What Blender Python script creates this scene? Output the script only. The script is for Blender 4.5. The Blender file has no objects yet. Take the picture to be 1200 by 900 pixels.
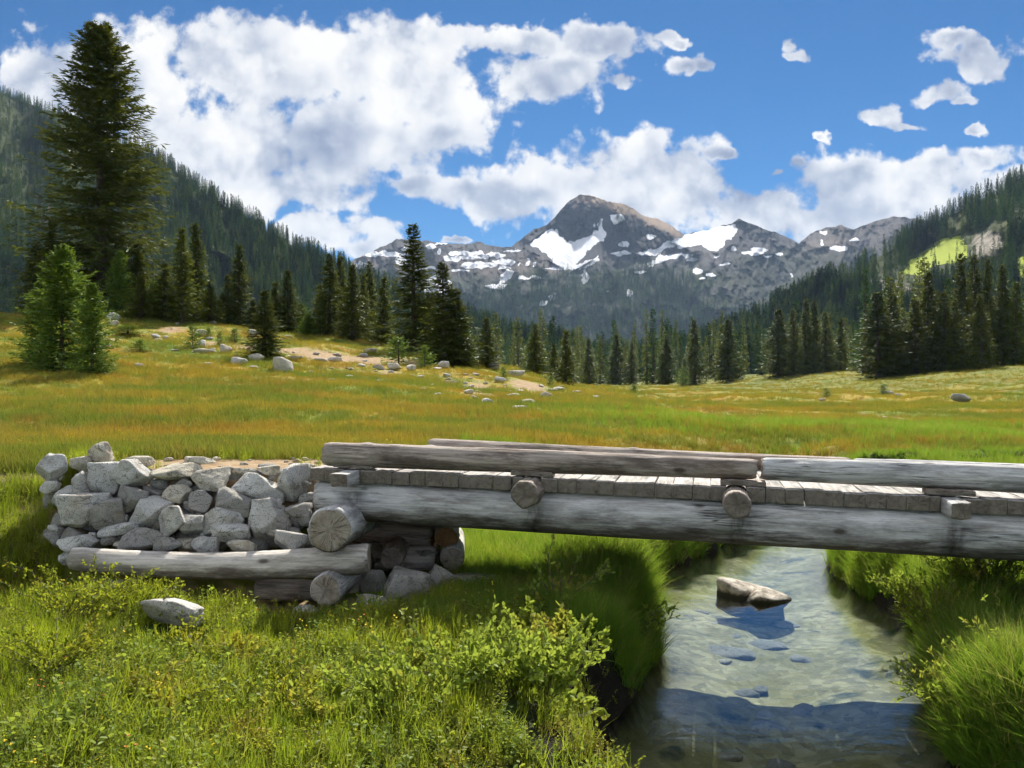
import bpy, math, random
import numpy as np
from mathutils import Vector, Matrix

R = math.radians
F = 1100.0; CX = 600.0; HY = 446.0; EYE = 2.65      # lens and eye height of the view (1200 px wide frame)
RNG = np.random.default_rng(7)
random.seed(7)
sc = bpy.context.scene
COL = sc.collection

def at(px, py, D):                                     # a point seen at pixel px,py standing D metres out
    return np.array([(px-CX)/F*D, D, EYE+(HY-py)/F*D])

# ------------------------------------------------------------------ noise
def _hash(i, j, k, seed):
    h = (i.astype(np.int64)*374761393 + j.astype(np.int64)*668265263 + k.astype(np.int64)*2147483647 + seed*1274126177) & 0xffffffff
    h = ((h ^ (h >> 13))*1274126177) & 0xffffffff
    h = ((h ^ (h >> 16))*2246822519) & 0xffffffff
    return ((h ^ (h >> 15)) & 0xffff)/32767.5 - 1.0
def vnoise(x, y, z=None, seed=0):
    x = np.asarray(x, float); y = np.asarray(y, float)
    z = np.zeros_like(x) if z is None else np.asarray(z, float)
    xi, yi, zi = np.floor(x), np.floor(y), np.floor(z)
    fx, fy, fz = x-xi, y-yi, z-zi
    sx, sy, sz = [t*t*t*(t*(t*6-15)+10) for t in (fx, fy, fz)]
    xi, yi, zi = xi.astype(np.int64), yi.astype(np.int64), zi.astype(np.int64)
    r = 0
    for a in (0, 1):
        wx = sx if a else 1-sx
        for b in (0, 1):
            wy = sy if b else 1-sy
            for c in (0, 1):
                wz = sz if c else 1-sz
                r = r + wx*wy*wz*_hash(xi+a, yi+b, zi+c, seed)
    return r
def fbm(x, y, z=None, o=4, seed=0, gain=.5):
    r = 0; a = 1.0; f = 1.0
    for i in range(o):
        r = r + a*vnoise(np.asarray(x)*f+17.3*i, np.asarray(y)*f-9.1*i, None if z is None else np.asarray(z)*f+4.7*i, seed+i)
        a *= gain; f *= 2.03
    return r
def sst(a, b, x):
    t = np.clip((np.asarray(x, float)-a)/(b-a), 0, 1)
    return t*t*(3-2*t)

# ------------------------------------------------------------------ mesh helpers
def mesh_np(name, V, quads=None, tris=None, mats=(), smooth=False, mi=None):
    V = np.asarray(V, np.float32).reshape(-1, 3)
    me = bpy.data.meshes.new(name)
    idx = []; starts = []; n = 0
    nq = 0 if quads is None else len(quads); nt = 0 if tris is None else len(tris)
    if nq: idx.append(np.asarray(quads, np.int32).ravel())
    if nt: idx.append(np.asarray(tris, np.int32).ravel())
    idx = np.concatenate(idx)
    tot = np.concatenate([np.full(nq, 4, np.int32), np.full(nt, 3, np.int32)])
    st = np.concatenate([[0], np.cumsum(tot)[:-1]]).astype(np.int32)
    me.vertices.add(len(V)); me.vertices.foreach_set('co', V.ravel())
    me.loops.add(len(idx)); me.loops.foreach_set('vertex_index', idx)
    me.polygons.add(len(tot)); me.polygons.foreach_set('loop_start', st); me.polygons.foreach_set('loop_total', tot)
    if smooth: me.polygons.foreach_set('use_smooth', np.ones(len(tot), bool))
    for m in mats: me.materials.append(m)
    if mi is not None: me.polygons.foreach_set('material_index', np.asarray(mi, np.int32))
    me.update(calc_edges=True)
    return me
def attr(me, name, data, typ='FLOAT'):
    a = me.attributes.new(name, typ, 'POINT')
    a.data.foreach_set('value' if typ in ('FLOAT', 'INT') else 'vector', np.asarray(data).astype(np.float32 if typ != 'INT' else np.int32).ravel())
def link(name, me, parent=None, loc=None, M=None):
    o = bpy.data.objects.new(name, me); COL.objects.link(o)
    if parent is not None: o.parent = parent
    if M is not None: o.matrix_local = M
    if loc is not None: o.location = loc
    return o
def tag(o, label=None, cat=None, group=None, kind=None):
    if label: o['label'] = label
    if cat: o['category'] = cat
    if group: o['group'] = group
    if kind: o['kind'] = kind
    return o
def empty(name, loc, rz=0):
    o = bpy.data.objects.new(name, None); COL.objects.link(o); o.location = loc; o.rotation_euler = (0, 0, rz)
    o.empty_display_size = .3
    return o
def grid_quads(nr, nc):
    a = np.arange(nr*nc).reshape(nr, nc)
    return np.stack([a[:-1, :-1], a[:-1, 1:], a[1:, 1:], a[1:, :-1]], -1).reshape(-1, 4)

# ------------------------------------------------------------------ materials
class NT:
    def __init__(s, name):
        s.m = bpy.data.materials.new(name); s.m.use_nodes = True; s.t = s.m.node_tree; s.t.nodes.clear()
        s.out = s.t.nodes.new('ShaderNodeOutputMaterial')
    def n(s, typ, **kw):
        nd = s.t.nodes.new(typ)
        for k, v in kw.items():
            if k == 'op': nd.operation = v
            elif k == 'i':
                for kk, vv in v.items():
                    if isinstance(vv, bpy.types.NodeSocket): s.t.links.new(vv, nd.inputs[kk])
                    else: nd.inputs[kk].default_value = vv
            else: setattr(nd, k, v)
        return nd
    def link(s, a, b): s.t.links.new(a, b)
    def math(s, op, a, b=0., c=0., clamp=False):
        nd = s.n('ShaderNodeMath', op=op, i={0: a, 1: b, 2: c}); nd.use_clamp = clamp
        return nd.outputs[0]
    def noise(s, vec, scale, detail=4, rough=.55, dist=0., dim='3D'):
        nd = s.n('ShaderNodeTexNoise', i={'Vector': vec, 'Scale': scale, 'Detail': detail, 'Roughness': rough, 'Distortion': dist})
        return nd.outputs['Fac']
    def ramp(s, fac, stops, interp='LINEAR'):
        nd = s.n('ShaderNodeValToRGB', i={0: fac}); cr = nd.color_ramp; cr.interpolation = interp
        while len(cr.elements) < len(stops): cr.elements.new(.5)
        for e, (p, c) in zip(cr.elements, stops):
            e.position = p; e.color = (*c, 1) if len(c) == 3 else c
        return nd.outputs['Color']
    def rng(s, v, a, b, c=0., d=1.):
        return s.n('ShaderNodeMapRange', i={0: v, 1: a, 2: b, 3: c, 4: d}).outputs[0]
    def mix(s, f, a, b, mode='MIX'):
        nd = s.n('ShaderNodeMix', data_type='RGBA', blend_type=mode)
        for k, v in ((0, f), (6, a), (7, b)):
            if isinstance(v, bpy.types.NodeSocket): s.t.links.new(v, nd.inputs[k])
            else: nd.inputs[k].default_value = v if k == 0 else (*v, 1)[:4]
        return nd.outputs[2]
    def mapped(s, vec, scale=(1, 1, 1), loc=(0, 0, 0)):
        return s.n('ShaderNodeMapping', i={'Vector': vec, 'Scale': scale, 'Location': loc}).outputs[0]
    def bump(s, h, strength=.5, dist=.02, normal=None):
        i = {'Height': h, 'Strength': strength, 'Distance': dist}
        if normal is not None: i['Normal'] = normal
        return s.n('ShaderNodeBump', i=i).outputs[0]
    def pos(s): return s.n('ShaderNodeNewGeometry').outputs['Position']
    def obj(s): return s.n('ShaderNodeTexCoord').outputs['Object']
    def rand(s): return s.n('ShaderNodeObjectInfo').outputs['Random']
    def attr(s, name): return s.n('ShaderNodeAttribute', attribute_name=name).outputs['Fac']
    def principled(s, color, rough=.8, normal=None, spec=.3):
        i = {'Base Color': color if isinstance(color, bpy.types.NodeSocket) else (*color, 1), 'Roughness': rough, 'Specular IOR Level': spec}
        if normal is not None: i['Normal'] = normal
        p = s.n('ShaderNodeBsdfPrincipled', i=i)
        s.link(p.outputs[0], s.out.inputs[0]); return p
    def leaf(s, color, trans=.45, tcol=None, gloss=.05):
        d = s.n('ShaderNodeBsdfDiffuse', i={'Color': color})
        tc = tcol if tcol is not None else color
        t = s.n('ShaderNodeBsdfTranslucent', i={'Color': tc})
        m = s.n('ShaderNodeMixShader', i={0: trans, 1: d.outputs[0], 2: t.outputs[0]})
        g = s.n('ShaderNodeBsdfGlossy', i={'Color': (.8, .85, .8, 1), 'Roughness': .45})
        m2 = s.n('ShaderNodeMixShader', i={0: gloss, 1: m.outputs[0], 2: g.outputs[0]})
        s.link(m2.outputs[0], s.out.inputs[0])

# meadow colour: patches of gold, rust and green that belong to the place (world position)
GOLD = (.46, .32, .028); RUST = (.44, .19, .03); GREEN = (.14, .23, .02); OLIVE = (.25, .27, .022)
def meadow_color(k):
    P = k.pos()
    a = k.noise(k.mapped(P, (.09, .20, .1)), 1.0, 5, .62)
    c = k.ramp(a, [(.34, GREEN), (.44, OLIVE), (.52, GOLD), (.57, OLIVE), (.65, GREEN)])
    b = k.noise(k.mapped(P, (.25, .5, .2), (31, 7, 0)), 1.0, 6, .7)
    c = k.mix(k.rng(b, .51, .62, 0, .65), c, RUST)
    g = k.noise(k.mapped(P, (.18, .40, .2), (5, 77, 0)), 1.0, 4, .6)
    c = k.mix(k.rng(g, .52, .62, 0, .85), c, (.12, .23, .02))
    m1 = k.noise(k.mapped(P, (.9, 1.1, 1)), 1.0, 5, .7)
    c = k.mix(k.rng(m1, .52, .66, 0, .7), c, (.10, .13, .02))
    m2 = k.noise(k.mapped(P, (1.1, .9, 1), (50, 9, 3)), 1.0, 5, .7)
    c = k.mix(k.rng(m2, .56, .68, 0, .7), c, (.46, .28, .06))
    return c

def m_ground():
    k = NT('ground'); P = k.pos()
    c = meadow_color(k)
    c = k.mix(k.attr('vale'), c, k.ramp(k.noise(k.mapped(P, (.03, .08, .1)), 1.0, 8, .72), [(.38, (.07, .11, .015)), (.5, (.16, .19, .025)), (.62, (.26, .22, .03))]))
    f = k.noise(P, 3.0, 8, .7)
    c = k.mix(k.rng(f, .35, .7, .0, .55), c, (.06, .055, .015))
    lush = k.attr('lush')
    lc = k.ramp(k.noise(P, 1.5, 6, .65), [(.3, (.035, .05, .012)), (.6, (.07, .12, .02)), (.75, (.10, .09, .03))])
    c = k.mix(lush, c, lc)
    dirt = k.attr('dirt')
    dn = k.noise(P, 6.0, 8, .7)
    dc = k.ramp(dn, [(.3, (.20, .12, .06)), (.5, (.36, .25, .14)), (.7, (.48, .37, .25))])
    dm = k.rng(k.math('ADD', dirt, k.math('MULTIPLY', k.math('SUBTRACT', k.noise(P, 2.2, 5, .6), .5), 1.2)), .35, .6)
    c = k.mix(dm, c, dc)
    c = k.mix(k.attr('soil_shade'), c, k.ramp(k.noise(P, 7., 6, .7), [(.3, (.007, .006, .004)), (.6, (.016, .013, .008)), (.8, (.035, .028, .018))]))  # bank earth, blackened so its colour also paints the shaded hollow
    # streambed: pale sand and pebbles, darker stones, green algae
    bed = k.attr('bed')
    vor = k.n('ShaderNodeTexVoronoi', i={'Vector': k.mapped(P, (13, 10, 10)), 'Scale': 1.0, 'Randomness': 1.0})
    bc = k.mix(k.rng(k.n('ShaderNodeSeparateColor', i={0: vor.outputs['Color']}).outputs[0], 0, 1, 0, .7), (.58, .52, .31), (.18, .16, .10))
    bc = k.mix(k.rng(k.noise(k.mapped(P, (.9, 1.6, 1)), 1.0, 5, .65), .46, .62, 0, .65), bc, (.26, .23, .06))
    bl = k.noise(k.mapped(P, (1.6, 1.9, 1), (3, 1, 0)), 1.0, 4, .55, .6)
    bc = k.mix(k.rng(bl, .57, .66, 0, .85), bc, (.035, .06, .06))
    bc = k.mix(k.attr('mud'), bc, (.035, .025, .015))
    c = k.mix(bed, c, bc)
    h = k.math('ADD', k.noise(P, 9.0, 8, .7), k.math('MULTIPLY', k.noise(P, 40.0, 4, .6), .4))
    k.principled(c, .95, k.bump(h, .7, .05), .15)
    return k.m
def m_grass_meadow():
    k = NT('meadow_grass_blade'); c = meadow_color(k)
    c = k.mix(k.rng(k.rand(), 0, 1, 0, .6), c, (.33, .27, .05))
    c = k.mix(k.rng(k.noise(k.pos(), 12, 2), .5, .7, 0, .45), c, (.16, .20, .03))
    k.leaf(c, .42, None, .02); return k.m
def m_grass_green(name, lo, hi, yel):
    k = NT(name); P = k.pos()
    c = k.ramp(k.noise(P, .9, 4, .6), [(.3, lo), (.62, hi), (.75, yel)])
    c = k.mix(k.rng(k.rand(), 0, 1, 0, .5), c, hi)
    t = k.mix(.5, c, (.36, .50, .03), 'MIX')
    k.leaf(c, .52, t, .01); return k.m
def m_leaf(name, lo, hi, t):
    k = NT(name)
    c = k.mix(k.noise(k.pos(), 9.0, 3), lo, hi)
    c = k.mix(k.rng(k.noise(k.pos(), 1.1, 4, .6), .42, .60, .75, 0), c, tuple(v*.8 for v in lo))
    c = k.mix(k.rng(k.noise(k.mapped(k.pos(), (1, 1, 1), (8, 3, 0)), 1.6, 5, .65), .53, .64, 0, .75), c, (.40, .24, .04))
    c = k.mix(k.rng(k.rand(), 0, 1, 0, .4), c, hi)
    k.leaf(c, .5, k.mix(.4, c, t), .012); return k.m
def m_plain(name, col, rough=.8):
    k = NT(name); c = k.mix(k.noise(k.obj(), 8.0, 4), tuple(v*.7 for v in col), tuple(min(1, v*1.3) for v in col))
    k.principled(c, rough, None, .2); return k.m
def m_needles(name, dark, light, tip):
    k = NT(name); P = k.pos()
    c = k.mix(k.rng(k.noise(P, 1.3, 4, .65), .35, .68), dark, light)
    c = k.mix(k.rng(k.rand(), 0, 1, 0, .5), c, light)
    c = k.mix(k.rng(k.noise(P, 6.0, 2), .55, .7, 0, .55), c, tip)
    k.leaf(c, .28, k.mix(.5, c, tip), .03); return k.m
def m_far_forest():
    k = NT('far_forest_needles')
    c = k.ramp(k.rand(), [(0, (.018, .044, .020)), (.45, (.038, .082, .028)), (.8, (.08, .135, .032)), (1, (.15, .17, .045))])
    c = k.mix(k.rng(k.noise(k.mapped(k.pos(), (.012, .012, .012)), 1.0, 3), .45, .65, 0, .5), c, (.07, .13, .03))
    k.leaf(c, .3, None, .0); return k.m
def m_bark():
    k = NT('conifer_bark'); O = k.obj()
    c = k.ramp(k.noise(k.mapped(O, (6, 6, 1.2)), 2.0, 6, .7), [(.3, (.05, .04, .03)), (.6, (.13, .10, .08)), (.8, (.22, .19, .16))])
    k.principled(c, .95, k.bump(k.noise(k.mapped(O, (8, 8, 1)), 3, 5), .8, .03), .1); return k.m
def m_granite(name, warm=0., dark=1.):
    k = NT(name); O = k.obj()
    O2 = k.n('ShaderNodeVectorMath', op='ADD', i={0: O, 1: k.n('ShaderNodeCombineXYZ', i={0: k.math('MULTIPLY', k.rand(), 50.), 1: k.math('MULTIPLY', k.rand(), 31.), 2: 0.}).outputs[0]}).outputs[0]
    big = k.noise(O2, 2.2, 5, .6)
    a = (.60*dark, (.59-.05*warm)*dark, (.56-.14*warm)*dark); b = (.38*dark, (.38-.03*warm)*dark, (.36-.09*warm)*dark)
    c = k.ramp(big, [(.3, b), (.6, a)])
    c = k.mix(k.rng(k.rand(), 0, 1, 0, .35), c, (.56*dark, .52*dark, .45*dark))
    sp = k.noise(O2, 90., 2, .5)
    c = k.mix(k.rng(sp, .56, .64, 0, .65), c, (.10, .10, .10))
    li = k.noise(O2, 6., 7, .74)
    c = k.mix(k.rng(li, .52, .66, 0, .75), c, (.20, .185, .15))
    cr_ = k.noise(k.mapped(O2, (3, 3, 5)), 1.0, 3, .5, .6)
    c = k.mix(k.rng(k.math('ABSOLUTE', k.math('SUBTRACT', cr_, .5)), 0, .012, .7, 0), c, (.06, .05, .045))
    rust = k.noise(O2, 3.3, 4, .6)
    c = k.mix(k.rng(rust, .58, .72, 0, .35+.3*warm), c, (.36, .25, .14))
    h = k.math('ADD', k.noise(O2, 14., 8, .72), k.math('MULTIPLY', k.noise(O2, 70., 3, .6), .35))
    k.principled(c, .9, k.bump(h, .75, .03), .2); return k.m
def m_wood(name, light=(.36, .35, .34), mid=(.20, .19, .185), stain=(.07, .05, .035), brown=.3):
    k = NT(name); O = k.obj()
    O2 = k.n('ShaderNodeVectorMath', op='ADD', i={0: O, 1: k.n('ShaderNodeCombineXYZ', i={0: k.math('MULTIPLY', k.rand(), 40.), 1: 0., 2: k.math('MULTIPLY', k.rand(), 3.)}).outputs[0]}).outputs[0]
    fine = k.noise(k.mapped(O2, (1.6, 42, 42)), 1.0, 7, .7, .15)
    c = k.ramp(fine, [(.28, mid), (.5, light), (.75, tuple(min(1, v*1.3) for v in light))])
    blot = k.noise(k.mapped(O2, (1.4, 7, 7)), 1.0, 7, .72)
    c = k.mix(k.rng(blot, .46, .62, 0, .85), c, tuple(v*.65 for v in mid))
    br = k.noise(k.mapped(O2, (1.1, 4, 6), (4, 9, 2)), 1.0, 5, .65)
    c = k.mix(k.rng(br, .52, .68, 0, brown), c, (.20, .125, .07))
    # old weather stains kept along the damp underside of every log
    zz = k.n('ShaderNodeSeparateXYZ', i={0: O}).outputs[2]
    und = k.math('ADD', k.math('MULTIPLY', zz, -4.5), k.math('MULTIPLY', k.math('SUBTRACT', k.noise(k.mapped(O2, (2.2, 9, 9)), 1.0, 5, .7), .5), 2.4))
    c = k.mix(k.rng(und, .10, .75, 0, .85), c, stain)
    crack = k.noise(k.mapped(O2, (.55, 26, 26), (1, 2, 3)), 1.0, 3, .5)
    cm = k.rng(k.math('ABSOLUTE', k.math('SUBTRACT', crack, .5)), 0, .016, 1, 0)
    gate = k.rng(k.noise(k.mapped(O2, (.8, 3, 3), (9, 2, 5)), 1.0, 2), .5, .58)
    cm = k.math('MULTIPLY', cm, gate)
    c = k.mix(k.math('MULTIPLY', cm, .85), c, (.02, .015, .012))
    drip = k.math('MULTIPLY', k.attr('drip'), k.rng(k.noise(k.mapped(O2, (7, 3, 3)), 1.0, 5, .65), .35, .6))
    c = k.mix(k.math('MULTIPLY', drip, .9), c, (.03, .024, .018))
    moss = k.rng(k.noise(k.mapped(O2, (1.3, 4, 4), (7, 7, 7)), 1.0, 5, .65), .56, .70, 0, .28)
    c = k.mix(moss, c, (.16, .20, .12))
    # knots
    vo = k.n('ShaderNodeTexVoronoi', i={'Vector': k.mapped(O2, (1.5, 3.2, 3.2)), 'Scale': 1.0, 'Randomness': 1.0}).outputs['Distance']
    kn = k.rng(vo, .05, .11, 1, 0)
    c = k.mix(k.math('MULTIPLY', kn, .8), c, (.05, .035, .025))
    h = k.math('SUBTRACT', k.math('ADD', fine, k.math('MULTIPLY', blot, .5)), k.math('MULTIPLY', cm, 1.5))
    k.principled(c, .82, k.bump(h, .8, .012), .25); return k.m
def m_endgrain(name, a=(.36, .31, .25), b=(.16, .12, .085)):
    k = NT(name); O = k.obj()
    s = k.n('ShaderNodeSeparateXYZ', i={0: O})
    r = k.math('SQRT', k.math('ADD', k.math('POWER', k.math('ABSOLUTE', s.outputs[1]), 2.), k.math('POWER', k.math('ABSOLUTE', s.outputs[2]), 2.)))
    ang = k.math('ARCTAN2', s.outputs[1], s.outputs[2])
    rr = k.math('ADD', r, k.math('MULTIPLY', k.noise(O, 6., 3), .03))
    ring = k.math('SINE', k.math('MULTIPLY', rr, 420.))
    c = k.mix(k.rng(ring, -1, 1), a, tuple(v*.82 for v in a))
    av = k.n('ShaderNodeCombineXYZ', i={0: k.math('MULTIPLY', ang, 2.2), 1: k.math('MULTIPLY', r, 1.2), 2: k.math('MULTIPLY', k.rand(), 20.)}).outputs[0]
    cr = k.noise(av, 3., 3, .5)
    cm = k.rng(k.math('ABSOLUTE', k.math('SUBTRACT', cr, .5)), 0, .02, 1, 0)
    c = k.mix(k.rng(k.noise(O, 9., 5, .7), .42, .68, 0, .8), c, b)
    c = k.mix(k.math('MULTIPLY', cm, .8), c, (.03, .02, .015))
    h = k.math('SUBTRACT', k.noise(O, 40., 5), k.math('MULTIPLY', cm, 1.2))
    k.principled(c, .9, k.bump(h, .7, .012), .15); return k.m
def m_mountain():
    k = NT('mountain_rock'); P = k.pos()
    a = k.noise(k.mapped(P, (.004, .004, .010)), 1.0, 10, .68)
    c = k.ramp(a, [(.3, (.042, .043, .052)), (.5, (.088, .086, .092)), (.7, (.15, .135, .125))])
    c = k.mix(k.math('MULTIPLY', k.attr('cliff'), k.rng(a, .3, .7, .95, .6)), c, (.035, .034, .04))
    c = k.mix(k.math('MULTIPLY', k.attr('brown'), .8), c, (.30, .215, .145))
    gn = k.noise(k.mapped(P, (.008, .008, .012)), 1.0, 8, .7)
    c = k.mix(k.math('MULTIPLY', k.attr('green'), k.rng(gn, .35, .6, .25, 1)), c, (.028, .042, .018))
    sn = k.math('ADD', k.attr('snow'), k.math('MULTIPLY', k.math('SUBTRACT', k.noise(k.mapped(P, (.02, .02, .04)), 1.0, 6, .7), .5), .9))
    c = k.mix(k.rng(sn, .46, .54), c, (.86, .87, .90))
    h = k.noise(k.mapped(P, (.01, .01, .02)), 1.0, 10, .72)
    k.principled(c, .95, k.bump(h, .7, 14.), .05); return k.m
def m_hill():
    k = NT('hillside_ground'); P = k.pos()
    a = k.noise(k.mapped(P, (.012, .012, .02)), 1.0, 8, .68)
    c = k.ramp(a, [(.3, (.025, .035, .014)), (.5, (.045, .06, .020)), (.66, (.09, .10, .035)), (.8, (.16, .14, .10))])
    mn = k.math('ADD', k.attr('meadow'), k.math('MULTIPLY', k.math('SUBTRACT', k.noise(k.mapped(P, (.03, .03, .06)), 1.0, 6, .65), .5), .8))
    c = k.mix(k.rng(mn, .42, .55), c, (.30, .36, .045))
    tn = k.math('ADD', k.attr('talus'), k.math('MULTIPLY', k.math('SUBTRACT', k.noise(k.mapped(P, (.04, .04, .09)), 1.0, 7, .72), .5), 1.3))
    tc = k.ramp(k.noise(k.mapped(P, (.15, .15, .2)), 1.0, 5, .7), [(.3, (.14, .13, .11)), (.7, (.38, .34, .28))])
    c = k.mix(k.rng(tn, .45, .62), c, tc)
    k.principled(c, .95, k.bump(a, .8, 6.), .05); return k.m
def m_water():
    k = NT('stream_water'); P = k.pos()
    w = k.math('ADD', k.noise(k.mapped(P, (3.0, 6.5, 1)), 1.0, 3, .5, .15), k.math('MULTIPLY', k.noise(k.mapped(P, (14, 26, 1)), 1.0, 3, .6), .25))
    nrm = k.bump(w, .13, .03)
    tr = k.n('ShaderNodeBsdfTransparent', i={'Color': (.84, .92, .93, 1)})
    gl = k.n('ShaderNodeBsdfGlossy', i={'Color': (.95, .97, 1, 1), 'Roughness': .03, 'Normal': nrm})
    fr = k.n('ShaderNodeFresnel', i={'IOR': 1.30, 'Normal': nrm})
    m = k.n('ShaderNodeMixShader', i={0: k.math('MULTIPLY_ADD', fr.outputs[0], 1.12, .0, clamp=True), 1: tr.outputs[0], 2: gl.outputs[0]})
    k.link(m.outputs[0], k.out.inputs[0]); return k.m

M = {}
M['ground'] = m_ground(); M['meadow'] = m_grass_meadow()
M['bank'] = m_grass_green('bank_grass_blade', (.05, .12, .018), (.15, .27, .028), (.34, .35, .04))
M['front'] = m_grass_green('foreground_grass_blade', (.12, .18, .016), (.36, .38, .026), (.56, .36, .04))
M['straw'] = m_grass_green('straw_blade', (.30, .24, .08), (.45, .36, .13), (.50, .30, .10))
M['herb'] = m_leaf('herb_leaf', (.13, .21, .018), (.37, .40, .03), (.56, .56, .04))
M['willow'] = m_leaf('willow_leaf', (.12, .21, .02), (.34, .42, .055), (.55, .62, .08))
M['twig'] = m_plain('twig_bark', (.10, .08, .055)); M['palewood'] = m_plain('dead_twig', (.45, .42, .38))
M['yellow'] = m_plain('yellow_petals', (.75, .55, .03)); M['orange'] = m_plain('orange_petals', (.60, .20, .03))
M['bark'] = m_bark(); M['bark_grey'] = m_plain('grey_bark', (.17, .16, .15))
M['needle'] = m_needles('fir_needles', (.030, .058, .010), (.10, .13, .016), (.32, .33, .03))
M['needle_y'] = m_needles('young_fir_needles', (.045, .10, .014), (.12, .20, .022), (.32, .42, .045))
M['needle_d'] = m_needles('dark_fir_needles', (.025, .048, .010), (.065, .092, .014), (.24, .24, .025))
M['far'] = m_far_forest()
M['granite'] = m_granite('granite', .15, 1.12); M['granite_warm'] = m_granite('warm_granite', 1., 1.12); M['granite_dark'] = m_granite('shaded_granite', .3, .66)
M['wood'] = m_wood('weathered_log', (.66, .645, .62), (.33, .32, .305)); M['wood_dark'] = m_wood('dark_weathered_log', (.46, .39, .33), (.19, .145, .115), (.06, .04, .03), .55)
M['wood_pale'] = m_wood('pale_bleached_log', (.72, .66, .58), (.46, .41, .35), (.12, .09, .07), .2)
M['plank'] = m_wood('plank_wood', (.50, .47, .43), (.28, .26, .235), (.12, .11, .10), .2)
M['end'] = m_endgrain('log_end_grain', (.46, .40, .32), (.22, .17, .12)); M['end_dark'] = m_endgrain('dark_end_grain', (.30, .26, .21), (.13, .10, .075))
M['end_orange'] = m_endgrain('orange_end_grain', (.42, .22, .09), (.2, .1, .05))
def m_wet_boulder():
    k = NT('wet_boulder'); O = k.obj()
    n1 = k.noise(O, 5., 7, .75); c = k.ramp(n1, [(.36, (.10, .085, .06)), (.47, (.34, .29, .22)), (.6, (.60, .54, .45))])
    z = k.n('ShaderNodeSeparateXYZ', i={0: k.pos()}).outputs[2]
    w = k.rng(k.math('ADD', z, k.math('MULTIPLY', k.math('SUBTRACT', n1, .5), .06)), .03, .07, 1, 0)
    c = k.mix(w, c, (.035, .032, .022)); k.principled(c, .75, k.bump(k.noise(O, 12., 8, .7), .8, .03), .3); return k.m
M['wet_boulder'] = m_wet_boulder(); M['mountain'] = m_mountain(); M['hill'] = m_hill(); M['water'] = m_water()

# ------------------------------------------------------------------ the lie of the land
SX = np.array([(3.4, -8, 1.5), (2.8, -2, 1.4), (2.45, 2, 1.25), (2.0, 5.2, 1.2), (1.85, 6.6, 1.2), (2.40, 8.2, 1.15), (2.80, 9.6, 1.28), (3.0, 10.8, 1.40),
               (3.05, 12.0, 1.25), (3.6, 13.6, .95), (4.4, 15.2, .75), (6.2, 17.5, .7), (9, 19.2, .7), (14, 20.5, .7), (22, 21, .7), (40, 21, .6)], float)
def _dense():
    t = np.linspace(0, 1, len(SX)); tt = np.linspace(0, 1, 160)
    out = []
    for c in range(3):      # Catmull-Rom
        p = SX[:, c]; q = np.concatenate([[2*p[0]-p[1]], p, [2*p[-1]-p[-2]]])
        u = tt*(len(p)-1); i = np.minimum(u.astype(int), len(p)-2); f = u-i
        a, b, cc, d = q[i], q[i+1], q[i+2], q[i+3]
        out.append(.5*(2*b+(cc-a)*f+(2*a-5*b+4*cc-d)*f*f+(3*b-a-3*cc+d)*f**3))
    return np.stack(out, 1)
SD = _dense()
def stream_s(x, y):                                    # distance outside the water's edge (negative in the stream)
    x = np.asarray(x, float); y = np.asarray(y, float)
    best = np.full(x.shape, 1e9)
    for i in range(len(SD)-1):
        a, b = SD[i], SD[i+1]; dx, dy = b[0]-a[0], b[1]-a[1]
        t = np.clip(((x-a[0])*dx+(y-a[1])*dy)/(dx*dx+dy*dy), 0, 1)
        d = np.hypot(x-a[0]-t*dx, y-a[1]-t*dy)-(a[2]+t*(b[2]-a[2]))
        best = np.minimum(best, d)
    return best + .10*vnoise(x*1.3, y*1.3, seed=3)+.05*vnoise(x*4, y*4, seed=4)
def ground_z(x, y, s=None):
    x = np.asarray(x, float); y = np.asarray(y, float)
    if s is None: s = stream_s(x, y)
    Zc = np.interp(x, [-120, -60, -39, -30, -13.6, -6, 0, 7, 12, 40], [10, 8.8, 8.0, 7.5, 6.0, 4.7, 3.5, 1.85, 1.25, 1.2])
    plain = np.interp(x, [-10, 3, 8], [1.55, 1.35, 1.15])
    g = np.clip((y-20)/(76-20), 0, 1)**1.12*(1-sst(95, 175, y))
    base = plain + (Zc-plain)*g
    base = base + (1.2-base)*sst(100, 190, y)
    base = base + 3.6*sst(40, 85, x)*sst(70, 150, y)
    base = base + sst(14, 24, y)*(.16*fbm(x/9, y/9, o=3, seed=11)+.05*fbm(x/2.2, y/2.2, o=3, seed=12))*(1+sst(30, 70, y)*1.2)
    low = .50 + .085*fbm(x/1.2, y/1.2, o=3, seed=21) + .45*sst(5, 0, y)*sst(1.2, -1, x)
    low = low + .10*sst(-1.2, -3.5, x)*sst(5, 7.5, y)*(1-.9*sst(8.2, 8.8, y)) - .10*np.exp(-((x+1.4)/1.1)**2-((y-8.7)/.6)**2)
    low = low + .55*sst(6.3, 7.6, x)*sst(3, 6, y)
    # terrace edge
    d0 = np.where(x < -4.9, 7.4, np.where(x < -1.85, 9.25, 11.0)); d1 = np.where(x < -4.9, 10.4, np.where(x < -1.85, 9.95, 17.0))
    wl = sst(-5.3, -4.7, x); wr = sst(-2.0, -1.75, x)
    d0 = 7.2+(9.25-7.2)*wl+(11.0-9.25)*wr; d1 = 12.4+(9.95-12.4)*wl+(17.0-9.95)*wr
    T = sst(0, 1, (y-d0)/(d1-d0))
    T = T*(1-(1-sst(1.2, 5.5, s))*wr)
    path = 1.70*sst(-1.6, -2.1, x)*(1-sst(12.6, 15, y))
    top = np.maximum(base, path)
    z = low + (top-low)*T
    z = np.where(y > 60, low*0+z, z)
    bank = sst(-.10, .32, s)
    bedz = -.20-.10*sst(-.2, -1.0, s)+.05*vnoise(x*2, y*2, seed=8)
    z = bedz + (z-bedz)*bank
    return z
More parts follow.
